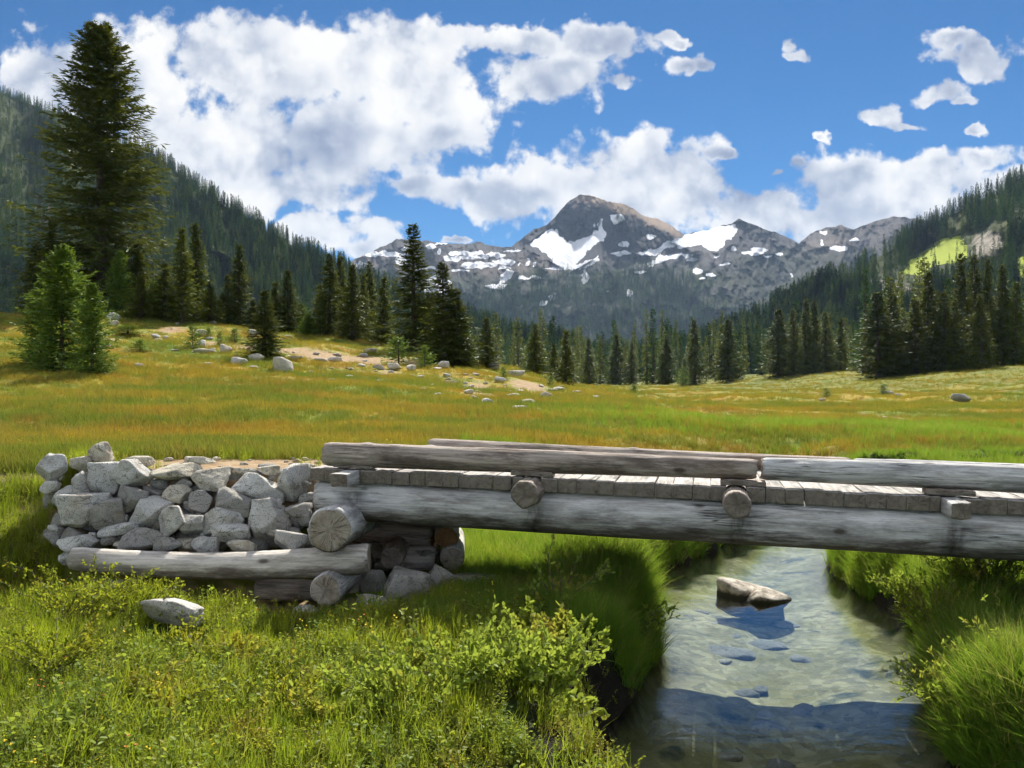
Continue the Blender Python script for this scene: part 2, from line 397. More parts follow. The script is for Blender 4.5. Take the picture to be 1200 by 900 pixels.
def ground_at(px, py, d0=4., d1=140.):                 # distance at which the ground is seen at pixel px,py
    D = np.exp(np.linspace(math.log(d0), math.log(d1), 900))
    x = (px-CX)/F*D; z = ground_z(x, D)
    yy = HY-(z-EYE)/D*F
    k = np.argmax(yy <= py)
    return float(D[k]) if yy[k] <= py else float(D[np.argmin(yy)])

# ------------------------------------------------------------------ ground sheet
def axis(lo, hi, step, far, gr, gl):
    core = np.arange(lo, hi+step, step)
    left = []; v = core[0]; s = step
    while v > -far: s *= gl; v -= s; left.append(v)
    right = []; v = core[-1]; s = step
    while v < far: s *= gr; v += s; right.append(v)
    return np.concatenate([left[::-1], core, right])
gx = axis(-6.0, 7.0, .06, 7000, 1.035, 1.05); gy = axis(4., 15.5, .06, 7000, 1.022, 1.12)
X, Y = np.meshgrid(gx, gy)
S = stream_s(X, Y); Z = ground_z(X, Y, S)
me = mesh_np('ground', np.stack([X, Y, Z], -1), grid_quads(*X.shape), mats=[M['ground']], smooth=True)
Dd = np.hypot(X, Y)
lush = np.clip(sst(10.5, 8.8, Y)+(1-sst(1.0, 3.5, S))*sst(120, 60, Y)+sst(-2.6, -1.2, X)*sst(13.5, 11.5, Y)*0+0, 0, 1)
dirt = sst(-1.5, -2.2, X)*sst(9.3, 9.9, Y)*sst(12.0, 11.2, Y)*.9
dirt = np.maximum(dirt, .75*np.exp(-(((X+2.9)/1.9)**2+((Y-9.0)/.45)**2)))
dirt = np.maximum(dirt, .62*np.exp(-(((X+4.6)/.5)**2+((Y-8.3)/.6)**2)))
PATCH = []
for (px, py, rx, ry, a) in [(300, 408, 30, 4, .8), (240, 404, 22, 4, .7), (430, 424, 26, 4, .8), (620, 452, 30, 4, .75), (565, 463, 26, 5, .8), (200, 388, 20, 4, .7), (455, 438, 20, 3, .6), (690, 468, 14, 3, .6), (385, 418, 60, 7, .75), (560, 455, 22, 3, .7), (345, 412, 45, 5, .7), (140, 398, 25, 5, .6), (1040, 489, 16, 4, .9), (480, 425, 60, 5, .6), (700, 452, 20, 3, .5)]:
    D = ground_at(px, py, 15, 120); wx = (px-CX)/F*D
    PATCH.append((wx, D, rx/F*D, ry*4.5/F*D+3)); dirt = np.maximum(dirt, a*np.exp(-(((X-wx)/(rx/F*D))**2+((Y-D)/(ry*4.5/F*D+3))**2)))
attr(me, 'soil_shade', np.maximum(sst(.42, .12, S)*(Y < 60), sst(-.05, .2, X)*sst(7.9, 7.5, Y)*sst(3.0, 2.2, X)*(S > -.05))); attr(me, 'vale', sst(60, 150, Y)*.75); attr(me, 'lush', lush); attr(me, 'dirt', dirt); attr(me, 'bed', 1-sst(-.02, .10, S))
attr(me, 'mud', np.clip((1-sst(.0, .5, np.abs(S)))*.55+sst(.0, .04, S)*sst(.5, .2, S), 0, 1))
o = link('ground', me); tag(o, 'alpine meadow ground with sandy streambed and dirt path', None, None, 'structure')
# bare undercut bank: earth with the hollow's shade painted into its colour
# water
ys = SD[:, 1]
n = len(SD); tang = np.gradient(SD[:, :2], axis=0); tang /= np.linalg.norm(tang, axis=1, keepdims=True)
nor = np.stack([tang[:, 1], -tang[:, 0]], 1)
W = []
for t in np.linspace(-1, 1, 9):
    W.append(np.concatenate([SD[:, :2]+nor*(SD[:, 2:3]+.38)*t, np.zeros((n, 1))], 1))
W = np.stack(W, 1)
link('stream_water', mesh_np('stream_water', W, grid_quads(n, 9), mats=[M['water']], smooth=True))
tag(bpy.data.objects['stream_water'], 'clear shallow stream flowing under the log bridge', None, None, 'structure')

# ------------------------------------------------------------------ rocks
def ico(sub):
    import bmesh
    bm = bmesh.new(); bmesh.ops.create_icosphere(bm, subdivisions=sub, radius=1)
    V = np.array([v.co[:] for v in bm.verts]); T = np.array([[v.index for v in f.verts] for f in bm.faces]); bm.free()
    return V, T
ICO = {s: ico(s) for s in (2, 3, 4, 5)}
def rock_mesh(name, size, seed, mat, sub=4, planes=13, rough=.04, flat=0., sharp=14., rot=None):
    r = np.random.default_rng(seed)
    V, T = ICO[sub]
    N = r.normal(size=(planes, 3)); N /= np.linalg.norm(N, axis=1, keepdims=True)
    c = r.uniform(.50, 1.0, planes)
    N = np.concatenate([N, np.eye(3), -np.eye(3)]); c = np.concatenate([c, r.uniform(.8, 1.0, 6)])
    d = V@N.T; rr = c/np.maximum(d, 1e-3)
    w = rr**(-sharp); rad = np.sum(w, 1)**(-1/sharp)
    P = V*rad[:, None]
    P = P/np.abs(P).max(0)
    o = r.uniform(0, 50, 3)
    nz = fbm(P[:, 0]*2.2+o[0], P[:, 1]*2.2+o[1], P[:, 2]*2.2+o[2], o=4, seed=seed % 97, gain=.55)
    P = P*(1+rough*nz)[:, None]
    if rot is not None: P = P@np.array(Matrix.Rotation(rot, 3, 'Y')).T
    P = P*(np.array(size)/2)
    me = mesh_np(name, P, tris=T, mats=[mat], smooth=True)
    return me
def set_sharp(me, ang=38):
    try: me.shade_auto_smooth
    except Exception: pass
    return me
nstone = 0
def stone(px, py, w, h, D, label, mat='granite', group=None, seed=None, name='granite_stone', depth=None, cat='stone', rot=None, sub=4, rz=None, sharp=34.):
    global nstone; nstone += 1
    sx = w/F*D; sz = h/F*D; dy = depth if depth else max(.7*min(sx, sz)+.3*max(sx, sz), .08)
    me = rock_mesh(name, (sx, dy, sz), seed if seed is not None else 100+nstone, M[mat], sub, rot=rot, sharp=sharp)
    p = at(px, py, D)
    o = link(name, me, loc=p)
    o.rotation_euler = (0, 0, rz if rz is not None else random.uniform(-.25, .25))
    tag(o, label, cat, group)
    return o

G1 = 'granite stones piled in the bridge abutment'
def zz(x, y): return 30+x/3, 490+y/3
pile = [  # (zoomed x, y, w, h, material, label)
 (265,118,110,66,'granite_warm','rounded tan stone lying on the dirt above the far left of the pile'),
 (98,185,118,112,'granite','broad grey stone at the upper left end of the rock pile'),
 (205,162,76,62,'granite_warm','small sandy stone between the tan loner and the upper left end stone'),
 (258,182,56,64,'granite_warm','narrow sandy stone wedged beside the top left boulders'),
 (402,152,84,44,'granite_warm','low tan stone on top of the broad pale boulder'),
 (207,240,66,106,'granite','tall narrow grey stone standing near the left end of the pile'),
 (290,215,116,118,'granite','large grey boulder left of the broad pale one in the top course'),
 (375,200,158,112,'granite','broad pale boulder in the left half of the top course'),
 (532,190,168,64,'granite_warm','long flat tan stone in the middle of the top course'),
 (602,152,116,36,'granite_warm','thin tan slab lying at the very top middle of the pile'),
 (650,207,146,86,'granite_warm','tan wedge shaped stone right of the long flat tan stone'),
 (145,278,78,76,'granite','small grey stone below the tall narrow one'),
 (90,248,78,56,'granite','pale stone under the broad grey stone at the left end'),
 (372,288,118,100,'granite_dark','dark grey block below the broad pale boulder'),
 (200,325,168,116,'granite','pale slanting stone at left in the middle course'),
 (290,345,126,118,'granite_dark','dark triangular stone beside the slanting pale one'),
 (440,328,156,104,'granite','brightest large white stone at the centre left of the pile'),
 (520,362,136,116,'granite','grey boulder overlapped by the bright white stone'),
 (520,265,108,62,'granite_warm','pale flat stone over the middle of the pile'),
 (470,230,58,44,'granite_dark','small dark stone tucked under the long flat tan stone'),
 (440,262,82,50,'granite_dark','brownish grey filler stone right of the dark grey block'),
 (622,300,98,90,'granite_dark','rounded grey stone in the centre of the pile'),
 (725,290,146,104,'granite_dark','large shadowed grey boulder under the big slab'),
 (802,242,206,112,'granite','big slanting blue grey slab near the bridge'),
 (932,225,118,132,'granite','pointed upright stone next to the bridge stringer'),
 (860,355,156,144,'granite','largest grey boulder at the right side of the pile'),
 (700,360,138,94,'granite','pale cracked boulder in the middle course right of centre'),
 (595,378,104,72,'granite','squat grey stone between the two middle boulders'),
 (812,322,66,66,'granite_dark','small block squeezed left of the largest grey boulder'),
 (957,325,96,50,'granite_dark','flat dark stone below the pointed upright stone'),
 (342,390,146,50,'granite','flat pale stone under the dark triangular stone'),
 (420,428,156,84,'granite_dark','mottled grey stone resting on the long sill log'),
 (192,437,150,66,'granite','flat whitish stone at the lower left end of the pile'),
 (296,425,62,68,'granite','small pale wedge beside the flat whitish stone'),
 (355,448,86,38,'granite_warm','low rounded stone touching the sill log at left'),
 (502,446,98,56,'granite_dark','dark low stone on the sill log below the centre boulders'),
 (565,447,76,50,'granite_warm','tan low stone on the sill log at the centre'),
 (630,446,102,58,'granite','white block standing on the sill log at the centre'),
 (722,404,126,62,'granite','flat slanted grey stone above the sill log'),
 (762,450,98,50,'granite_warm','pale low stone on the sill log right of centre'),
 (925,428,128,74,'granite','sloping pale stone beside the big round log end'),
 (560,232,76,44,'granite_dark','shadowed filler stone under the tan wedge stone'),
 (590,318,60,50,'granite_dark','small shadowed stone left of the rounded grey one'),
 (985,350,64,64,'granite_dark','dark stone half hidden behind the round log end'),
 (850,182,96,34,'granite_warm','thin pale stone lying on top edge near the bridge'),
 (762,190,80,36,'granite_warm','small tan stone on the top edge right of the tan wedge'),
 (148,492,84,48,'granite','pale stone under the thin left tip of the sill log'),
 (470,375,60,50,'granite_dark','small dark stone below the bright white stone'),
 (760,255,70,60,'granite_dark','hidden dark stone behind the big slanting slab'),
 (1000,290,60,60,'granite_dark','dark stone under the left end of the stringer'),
]
for (zx, zy, w, h, m, lab) in pile:
    px, py = zz(zx, zy)
    t = (640-py)/95.
    D = 9.12+.68*t+random.uniform(-.04, .04)
    if w*h < 4500: D += .10
    stone(px, py, w/3*1.02, h/3*1.04, D, lab, m, G1, sub=5 if w*h > 6000 else 4)
# hearting stones that fill the core of the pile
core = [(70+i*21+random.uniform(-5, 5), 560+r*24+random.uniform(-4, 4), 30, 26, r) for r in range(4) for i in range(15) if 70+i*21 < 372]
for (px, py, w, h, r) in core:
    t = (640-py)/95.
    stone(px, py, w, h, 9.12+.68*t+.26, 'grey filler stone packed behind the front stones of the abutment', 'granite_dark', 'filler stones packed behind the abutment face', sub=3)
for i in range(46):
    px, py = random.uniform(62, 368), random.uniform(548, 636); t = (640-py)/95.
    stone(px, py, random.uniform(8, 15), random.uniform(7, 12), 9.12+.68*t+.07, 'small chip of rubble wedged between the abutment stones', ['granite', 'granite_warm', 'granite_dark'][i % 3], 'rubble wedged between the abutment stones', sub=3)
for i in range(34):
    px = random.uniform(50, 372); D = random.uniform(10.0, 11.3); x_ = (px-CX)/F*D; s_ = random.uniform(.03, .10)
    o = link('pebble', rock_mesh('pebble', (s_*1.3, s_, s_*.7), 900+i, M['granite_warm'], 2), loc=(x_, D, float(ground_z(x_, D))+s_*.15))
    tag(o, 'small pale pebble lying on the sandy path behind the rock pile', 'pebble', 'pebbles on the sandy path')
# stones of the foreground and below the bridge
def gstone(px, py, w, h, label, mat='granite', group=None, d0=4, d1=60, sink=.15, **kw):   # py = base line
    D = ground_at(px, py, d0, d1)
    return stone(px, py-h*(.5-sink), w, h, D, label, mat, group, **kw)
CLEAR = []
for (px_, py_, ra_, rb_) in [(206, 748, .30, .30), (225, 762, .16, .14), (139, 694, .12, .2), (480, 715, .25, .3), (420, 722, .25, .25), (380, 716, .2, .2), (118, 830, .1, .12)]:
    D_ = ground_at(px_, py_, 4, 12); CLEAR.append(((px_-CX)/F*D_, D_, ra_, rb_))
gstone(205, 742, 68, 34, 'flat pale slab lying in the grass below the long sill log', 'granite', None, sub=5, name='slab_stone', seed=31, rot=.08, sink=-.25)
gstone(222, 752, 24, 12, 'small tan stone at the foot of the pale slab in the grass', 'granite_warm')
gstone(230, 764, 22, 12, 'small yellowish stone in front of the pale slab', 'granite_warm')
gstone(139, 694, 30, 20, 'rounded pale stone lying below the sill log', 'granite')
gstone(118, 830, 36, 24, 'low tan stone half sunk in foreground greenery', 'granite_warm')
BR = 'stones beneath the bridge end'
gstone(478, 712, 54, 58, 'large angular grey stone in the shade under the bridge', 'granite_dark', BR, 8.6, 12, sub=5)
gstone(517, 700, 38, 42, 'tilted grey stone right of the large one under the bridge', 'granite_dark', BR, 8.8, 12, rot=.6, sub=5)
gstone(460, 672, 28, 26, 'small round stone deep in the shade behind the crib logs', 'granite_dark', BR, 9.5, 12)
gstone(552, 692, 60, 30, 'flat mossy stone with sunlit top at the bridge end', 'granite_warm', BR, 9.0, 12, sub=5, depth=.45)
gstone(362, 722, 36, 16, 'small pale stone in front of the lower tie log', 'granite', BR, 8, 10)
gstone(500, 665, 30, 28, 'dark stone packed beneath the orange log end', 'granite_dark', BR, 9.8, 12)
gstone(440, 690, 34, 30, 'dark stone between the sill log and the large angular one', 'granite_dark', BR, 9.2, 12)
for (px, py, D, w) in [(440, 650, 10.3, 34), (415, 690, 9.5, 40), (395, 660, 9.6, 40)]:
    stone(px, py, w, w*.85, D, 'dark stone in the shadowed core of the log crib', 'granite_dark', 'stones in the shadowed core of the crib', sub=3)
# stream
o = stone(872, 700, 78, 52, 11.7, 'large pale granite boulder breaking the surface of the stream', 'wet_boulder', None, seed=81, name='stream_boulder', depth=.7, sharp=9., cat='boulder', sub=5, rz=.1)
o = stone(896, 705, 64, 30, 11.35, 'lower boulder lapped by the stream in front of the large pale one', 'wet_boulder', None, seed=85, name='stream_boulder', depth=.45, sharp=9., cat='boulder', sub=5, rz=-.1)
stone(750, 686, 28, 12, 11.9, 'dark wet stone at the left edge of the stream', 'granite_dark', None, cat='stone')
sub_st = [(855, 745, 66, 20), (897, 737, 52, 14), (942, 754, 40, 16), (1010, 762, 40, 14), (785, 792, 60, 22), (835, 716, 44, 12), (925, 716, 40, 10), (1005, 797, 36, 10), (1010, 816, 44, 14), (960, 676, 60, 12), (985, 716, 44, 9), (800, 716, 60, 14), (1072, 766, 30, 14), (940, 815, 26, 8), (1040, 722, 40, 9)]
for (px, py, w, h) in sub_st:
    D = (EYE+.12)*F/(py-HY); d = h/F*D/((py-HY)/F)
    me = rock_mesh('streambed_stone', (w/F*D, max(d, .2)*.8, .12), 300+px, M['granite_dark'], 3)
    o = link('streambed_stone', me, loc=((px-CX)/F*D, D, -.31))
    tag(o, 'dark flat stone lying under the clear water of the stream', 'stone', 'submerged stones in the streambed')

SB = [rock_mesh('streambed_stone', (1, .8, .35), 800+i, M['granite_dark' if i % 3 else 'granite_warm'], 3, sharp=10.) for i in range(6)]
for i in range(60):
    kk_ = int(random.uniform(36, 104)); c_ = SD[kk_]; x_ = c_[0]+random.uniform(-.92, .92)*c_[2]; y_ = c_[1]+random.uniform(-.1, .1); s_ = random.uniform(.07, .30)
    o = link('streambed_stone', SB[i % 6], loc=(x_, y_, -.31)); o.scale = (s_, s_, s_); o.rotation_euler = (0, 0, random.uniform(0, 6))
    tag(o, 'small cobble lying under the clear water of the stream', 'stone', 'small cobbles in the streambed')
# boulders on the knoll and the meadow
G2 = 'pale boulders scattered on the grassy knoll'
kn = [(133,375,16,9,'two tone boulder just right of the young firs at far left'),(132,382,14,7,'small boulder beneath the first one right of the young firs'),
 (235,394,14,8,'white upright boulder between the little shrub and the knoll spruces'),(237,408,9,10,'small white stone touching the shrub on the knoll'),
 (239,414,28,6,'flat tan stone in front of the little shrub'),(263,414,18,11,'bright angular boulder midway along the left knoll'),
 (279,428,20,10,'pale boulder low on the knoll below the bright angular one'),(301,424,20,10,'pale round boulder right beside the dark bushy fir'),
 (332,436,24,18,'dark topped rounded boulder in the meadow edge'),(297,394,12,8,'small white boulder high on the knoll near the spire fir'),
 (347,423,16,6,'low white stone between the dark fir and the dirt patch'),(372,425,24,6,'long white stone lying on the dirt patch'),
 (392,424,18,6,'white stone at the right end of the dirt patch'),(122,408,14,7,'pale stone beside the right hand young fir'),
 (163,431,10,6,'lone little stone in the open left meadow'),(182,396,10,5,'small stone below the left group of spires'),
 (194,397,8,4,'tiny stone below the left group of spires'),(435,414,18,8,'grey boulder under the four slim firs'),
 (443,433,16,7,'pale boulder below the grey one under the slim firs'),(462,434,20,9,'rounded pale boulder left of the low bush'),
 (482,434,12,7,'small pale boulder under the tallest dark spire'),(520,432,14,9,'pale boulder at the foot of the broad dark fir'),
 (575,432,20,9,'bright boulder right of the small lone fir'),(605,442,22,8,'long bright boulder on the sloping end of the knoll'),
 (588,448,16,6,'low boulder below the long bright one'),(527,450,22,5,'flat stone in the rusty grass'),
 (548,461,14,5,'first flat pale stone of the rock strip in rusty grass'),(570,474,16,8,'whitish stone at the lower end of the rock strip'),
 (600,466,18,6,'flat pale stone right of the rock strip'),(618,474,20,7,'pale stone below the flat one right of the rock strip'),
 (608,481,18,6,'lowest stone right of the rock strip'),(640,467,16,8,'rounded grey stone furthest right on the knoll end'),
 (655,458,14,5,'small stone on the crest end of the knoll'),(425,418,12,5,'tiny pale stone beside the grey boulder'),
 (320,408,10,5,'small pale stone in the gap between knoll firs'),(365,438,8,4,'tiny stone under the dirt patch'),(387,447,9,4,'tiny pale stone in the meadow under the dirt patch'),
 (250,380,10,5,'small pale stone behind the white upright boulder'),(556,468,12,5,'thin stone in the middle of the rock strip'),(632,482,8,4,'tiny stone near the lowest one'),(676,461,12,4,'flat stone where the knoll meets the valley')]
for i, (px, py, w, h, lab) in enumerate(kn):
    gstone(px, py, w, h*1.1, lab, 'granite_warm' if i % 3 else 'granite', G2, 15, 95, name='boulder', cat='boulder', sub=3, sink=.1, seed=500+i)
BB = [rock_mesh('boulder', (1, .9, .62), 700+i, M['granite_warm' if i % 2 else 'granite'], 3, rot=.2*i) for i in range(6)]
rk = np.random.default_rng(99)
for i in range(78):
    t_ = rk.uniform(); px = 180+t_*500+rk.normal(0, 18); py = 398+t_*62+rk.normal(0, 11)+ (6 if t_ > .6 else 0)
    D = ground_at(px, py, 20, 92); s_ = rk.uniform(3.5, 11)/F*D
    o = link('boulder', BB[i % 6], loc=((px-CX)/F*D, D, float(ground_z((px-CX)/F*D, D))+.12*s_)); o.scale = (s_, s_, s_*rk.uniform(.5, 1)); o.rotation_euler = (0, 0, rk.uniform(0, 6))
    tag(o, 'small pale stone among the many strewn across the grassy knoll slope', 'stone', 'small stones strewn across the knoll slope')
G3 = 'boulders out on the valley meadow'
for i, (px, py, w, h, lab) in enumerate([(1128, 473, 24, 13, 'grey boulder out on the open meadow at far right'), (820, 491, 22, 6, 'low pale stones breaking the meadow behind the bridge'),
        (1041, 463, 16, 6, 'pale stones under the tall dark right hand grove'), (1051, 465, 10, 5, 'small pale stone beside the grove stones'), (963, 470, 8, 4, 'tiny stone in the middle of the valley meadow'),
        (1113, 499, 8, 4, 'tiny stone in the near right meadow'), (1040, 492, 20, 5, 'flat tan stone on the bare earth patch')]):
    gstone(px, py, w, h, lab, 'granite_dark' if i == 0 else 'granite_warm', G3, 15, 180, name='boulder', cat='boulder', sub=3, sink=.1, seed=600+i)

# ------------------------------------------------------------------ logs
def log_mesh(name, L, r0, r1, mats, seed=0, nseg=None, na=72, bend=.0, rough=.02, knots=6, flat=None, cham=.02, sag=0.):
    rg = np.random.default_rng(seed)
    nseg = nseg or max(24, int(L/.04))
    xs = np.linspace(-L/2, L/2, nseg); th = np.linspace(0, 2*math.pi, na, endpoint=False)
    Xg, Tg = np.meshgrid(xs, th, indexing='ij')
    rb = r0+(r1-r0)*(Xg+L/2)/L
    cy, sz = np.cos(Tg), np.sin(Tg)
    n1 = fbm(Xg*.9+seed, cy*1.2, sz*1.2, o=3, seed=seed)
    n2 = fbm(Xg*2.2, cy*9+seed, sz*9, o=3, seed=seed+5)
    n3 = np.abs(vnoise(Xg*.8+9, cy*5+seed, sz*5, seed=seed+9))
    crack = -np.clip(.07-n3, 0, 1)/.07*(vnoise(Xg*.5, cy*2, sz*2+seed, seed=seed+2) > .1)
    rr = rb*(1+rough*2*n1+rough*.5*n2+.07*crack)
    for k in range(knots):
        x0, t0 = rg.uniform(-L/2, L/2), rg.uniform(0, 2*math.pi)
        dt = (Tg-t0+math.pi) % (2*math.pi)-math.pi
        rr = rr+rg.uniform(.06, .16)*rb*np.exp(-((Xg-x0)/.05)**2-(dt*rb/.045)**2)
    # worn edge at each end
    e = np.minimum(Xg+L/2, L/2-Xg)
    rr = rr*(1-.10*np.exp(-(e/cham)**1.0))
    by = bend*np.sin(Xg/L*2.7+seed)+.25*bend*np.sin(Xg*1.7); bz = bend*.6*np.cos(Xg/L*2.2+seed*2)
    V = np.stack([Xg, by+cy*rr, bz+sz*rr-sag*(1-(2*Xg/L)**2)], -1)
    if flat is not None: V[..., 2] = np.minimum(V[..., 2], flat)
    # end roughness
    V[0, :, 0] += .012*fbm(cy[0]*2, sz[0]*2, seed=seed+3); V[-1, :, 0] += .012*fbm(cy[0]*2, sz[0]*2, seed=seed+4)
    a = np.arange(nseg*na).reshape(nseg, na); b = np.roll(a, -1, 1)
    Q = np.stack([a[:-1], b[:-1], b[1:], a[1:]], -1).reshape(-1, 4)
    V = V.reshape(-1, 3); T = []
    rings = 5; base = len(V); VV = [V]; Qs = [Q]
    for side, row in ((0, a[0]), (1, a[-1])):
        c = V[row].mean(0); prev = row; cnt = sum(len(v) for v in VV)
        for j in range(1, rings):
            f = 1-j/rings
            ring = c+(V[row]-c)*f; ring[:, 0] = c[0]+.006*fbm(ring[:, 1]*25, ring[:, 2]*25, seed=seed+7+side)
            VV.append(ring); cur = np.arange(cnt, cnt+na); cnt += na
            q = np.stack([prev, np.roll(prev, -1), np.roll(cur, -1), cur], -1)
            Qs.append(q[:, ::-1] if side == 0 else q); prev = cur
        VV.append(c[None]); ci = cnt; cnt += 1
        t = np.stack([prev, np.roll(prev, -1), np.full(na, ci)], -1)
        T.append(t[:, ::-1] if side == 0 else t)
    Qa = np.concatenate(Qs); Ta = np.concatenate(T)
    mi = np.concatenate([np.zeros(len(Q)), np.ones(len(Qa)-len(Q)), np.ones(len(Ta))])
    me = mesh_np(name, np.concatenate(VV), Qa[:, ::-1], Ta[:, ::-1], mats=mats, smooth=True, mi=mi)
    return me
def axis_matrix(p0, p1):
    p0, p1 = Vector(p0), Vector(p1); x = (p1-p0).normalized(); z = Vector((0, 0, 1)); y = z.cross(x).normalized(); z = x.cross(y)
    m = Matrix((x, y, z)).transposed().to_4x4(); m.translation = (p0+p1)/2
    return m
def log(name, p0, p1, r0, r1, parent=None, mat='wood', end='end', **kw):
    L = (Vector(p1)-Vector(p0)).length
    me = log_mesh(name, L, r0, r1, [M[mat], M[end]], **kw)
    mt = axis_matrix(p0, p1)
    if parent is not None: mt = Matrix.Translation(-parent.location) @ mt
    return link(name, me, parent, M=mt)
def block_mesh(name, size, mats, seed=0, bev=.012, n=(10, 6, 5), wob=.006):
    # a sawn block: subdivided box with softened, uneven edges
    import bmesh
    bm = bmesh.new(); bmesh.ops.create_cube(bm, size=1)
    for v in bm.verts: v.co = Vector((v.co.x*size[0], v.co.y*size[1], v.co.z*size[2]))
    bmesh.ops.bevel(bm, geom=bm.edges[:], offset=bev, segments=2, profile=.6, affect='EDGES')
    bmesh.ops.subdivide_edges(bm, edges=[e for e in bm.edges if e.calc_length() > .12], cuts=3, use_grid_fill=True)
    P = np.array([v.co[:] for v in bm.verts])
    d = np.stack([fbm(P[:, 0]*3+seed, P[:, 1]*9, P[:, 2]*9, o=3, seed=seed+i) for i in range(3)], 1)*wob
    for v, q in zip(bm.verts, P+d): v.co = q
    for f in bm.faces:
        f.smooth = False
        f.material_index = 1 if (len(mats) > 1 and abs(f.normal.x) > .8) else 0
    me = bpy.data.meshes.new(name); bm.to_mesh(me); bm.free()
    for m in mats: me.materials.append(m)
    return me

# ------------------------------------------------------------------ the bridge
B0 = np.array([-2.03, 9.50]); BD = np.array([6.25, -1.30]); BD = BD/np.linalg.norm(BD); BN = np.array([-BD[1], BD[0]])   # BN points away from the viewer
SL = -.0245
def bp(u, v, z): # u along from the left end, v across (0 = near stringer axis, + away), z height above stringer axis
    p = B0+BD*u+BN*v
    return (p[0], p[1], 1.475+SL*u+z)
bridge = empty('log_footbridge', bp(0, 0, -.2)); tag(bridge, 'weathered grey log footbridge with plank deck crossing the stream', 'bridge')
UL = 10.2
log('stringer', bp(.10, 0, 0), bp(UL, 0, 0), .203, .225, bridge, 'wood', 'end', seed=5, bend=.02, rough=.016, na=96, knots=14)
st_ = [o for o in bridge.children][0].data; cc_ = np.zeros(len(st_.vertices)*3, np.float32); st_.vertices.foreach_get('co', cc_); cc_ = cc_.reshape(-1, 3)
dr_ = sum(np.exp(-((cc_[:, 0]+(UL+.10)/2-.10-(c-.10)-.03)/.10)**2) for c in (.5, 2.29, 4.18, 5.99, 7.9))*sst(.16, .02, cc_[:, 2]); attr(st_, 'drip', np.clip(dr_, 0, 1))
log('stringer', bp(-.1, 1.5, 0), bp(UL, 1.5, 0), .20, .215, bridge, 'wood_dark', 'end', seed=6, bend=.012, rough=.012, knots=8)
DT = .205                    # deck underside above stringer axis
u = .06; i = 0; cross = [.50, 2.29, 4.18, 5.99, 7.9]
nrot = Matrix(((BN[0], -BD[0], 0), (BN[1], -BD[1], 0), (0, 0, 1)))
def across(name, u, w, th, v0, v1, z, mats, seed, wob=.006, bev=.012, tilt=0.):
    me = block_mesh(name, (v1-v0, w, th), mats, seed, bev, wob=wob)
    p = Vector(bp(u, (v0+v1)/2, z+th/2))
    x = Vector((BN[0], BN[1], 0)); yv = Vector((-BD[0], -BD[1], -SL)).normalized(); zv = x.cross(yv)
    m = Matrix((x, yv, zv)).transposed().to_4x4() @ Matrix.Rotation(tilt, 4, 'Z'); m.translation = p-bridge.location
    return link(name, me, bridge, M=m)
while u < UL-.1:
    w = random.uniform(.16, .19)
    nx = [c for c in cross if c > u]
    if nx and u+w > nx[0]-.09-.07:
        w = nx[0]-.088-u; nu = nx[0]+.088
    else: nu = u+w
    if w > .05:
        across('deck_plank', u+w/2, w-.004, random.uniform(.118, .135), -.185+random.uniform(-.012, .012), 1.72+random.uniform(-.04, .04), DT-.02, [M['plank'], M['end_dark']], i, tilt=random.uniform(-.003, .003))
        i += 1
    u = nu
# cross beams: log ends jutting out under the rails
for j, c in enumerate(cross):
    p0 = bp(c, -.50, DT-.03); p1 = bp(c, 2.02, DT+.02)
    if j in (0, 3):
        across('crossbeam', c, .17, .135, -.52, 2.0, DT-.03, [M['wood'], M['end_dark']], 40+j, wob=.012, bev=.02)
    else:
        log('crossbeam', bp(c, -.50, DT-.01), bp(c, 2.02, DT+.01), .128, .118, bridge, 'wood_dark', 'end_dark', seed=20+j, na=40, rough=.05, flat=.115, knots=2)
    for v in (-.05,):
        across('spacer_block', c+(.06 if j in (2,) else 0), .40, .05, v-.11, v+.11, DT+.118, [M['wood_dark'], M['end_dark']], 60+j, wob=.008)
RZ = .205+.30+.062
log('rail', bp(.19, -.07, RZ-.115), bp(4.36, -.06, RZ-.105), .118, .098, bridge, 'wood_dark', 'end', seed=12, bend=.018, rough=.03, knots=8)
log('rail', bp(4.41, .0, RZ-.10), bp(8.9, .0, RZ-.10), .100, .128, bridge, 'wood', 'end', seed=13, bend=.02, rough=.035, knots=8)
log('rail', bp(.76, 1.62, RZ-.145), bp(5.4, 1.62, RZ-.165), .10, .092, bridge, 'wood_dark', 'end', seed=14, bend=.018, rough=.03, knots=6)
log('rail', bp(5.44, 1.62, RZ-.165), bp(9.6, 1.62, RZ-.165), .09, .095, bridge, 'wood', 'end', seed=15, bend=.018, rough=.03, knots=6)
# nails driven through the plank ends show as little pale drips of metal
# far abutment sill under the right end
log('sill_log', bp(UL-.5, -.6, -.42), bp(UL-.45, 2.2, -.42), .2, .2, bridge, 'wood', 'end', seed=33)

# ------------------------------------------------------------------ the crib
crib = empty('log_crib', (-2.6, 9.2, .5)); tag(crib, 'stacked log crib holding the stone abutment under the left bridge end', 'log crib')
def P3(px, py, D): return tuple(at(px, py, D))
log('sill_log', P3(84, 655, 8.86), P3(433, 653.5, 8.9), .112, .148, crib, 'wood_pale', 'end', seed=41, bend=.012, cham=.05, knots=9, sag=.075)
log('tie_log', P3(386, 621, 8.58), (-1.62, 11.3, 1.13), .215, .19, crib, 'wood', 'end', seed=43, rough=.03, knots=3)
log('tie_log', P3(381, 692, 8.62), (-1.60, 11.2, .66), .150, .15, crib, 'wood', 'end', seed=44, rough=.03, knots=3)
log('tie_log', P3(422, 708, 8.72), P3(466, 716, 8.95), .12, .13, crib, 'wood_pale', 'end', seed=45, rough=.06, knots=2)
log('back_log', (-3.0, 10.75, 1.02), P3(508, 630, 10.5), .13, .125, crib, 'wood_dark', 'end_orange', seed=46, rough=.03)
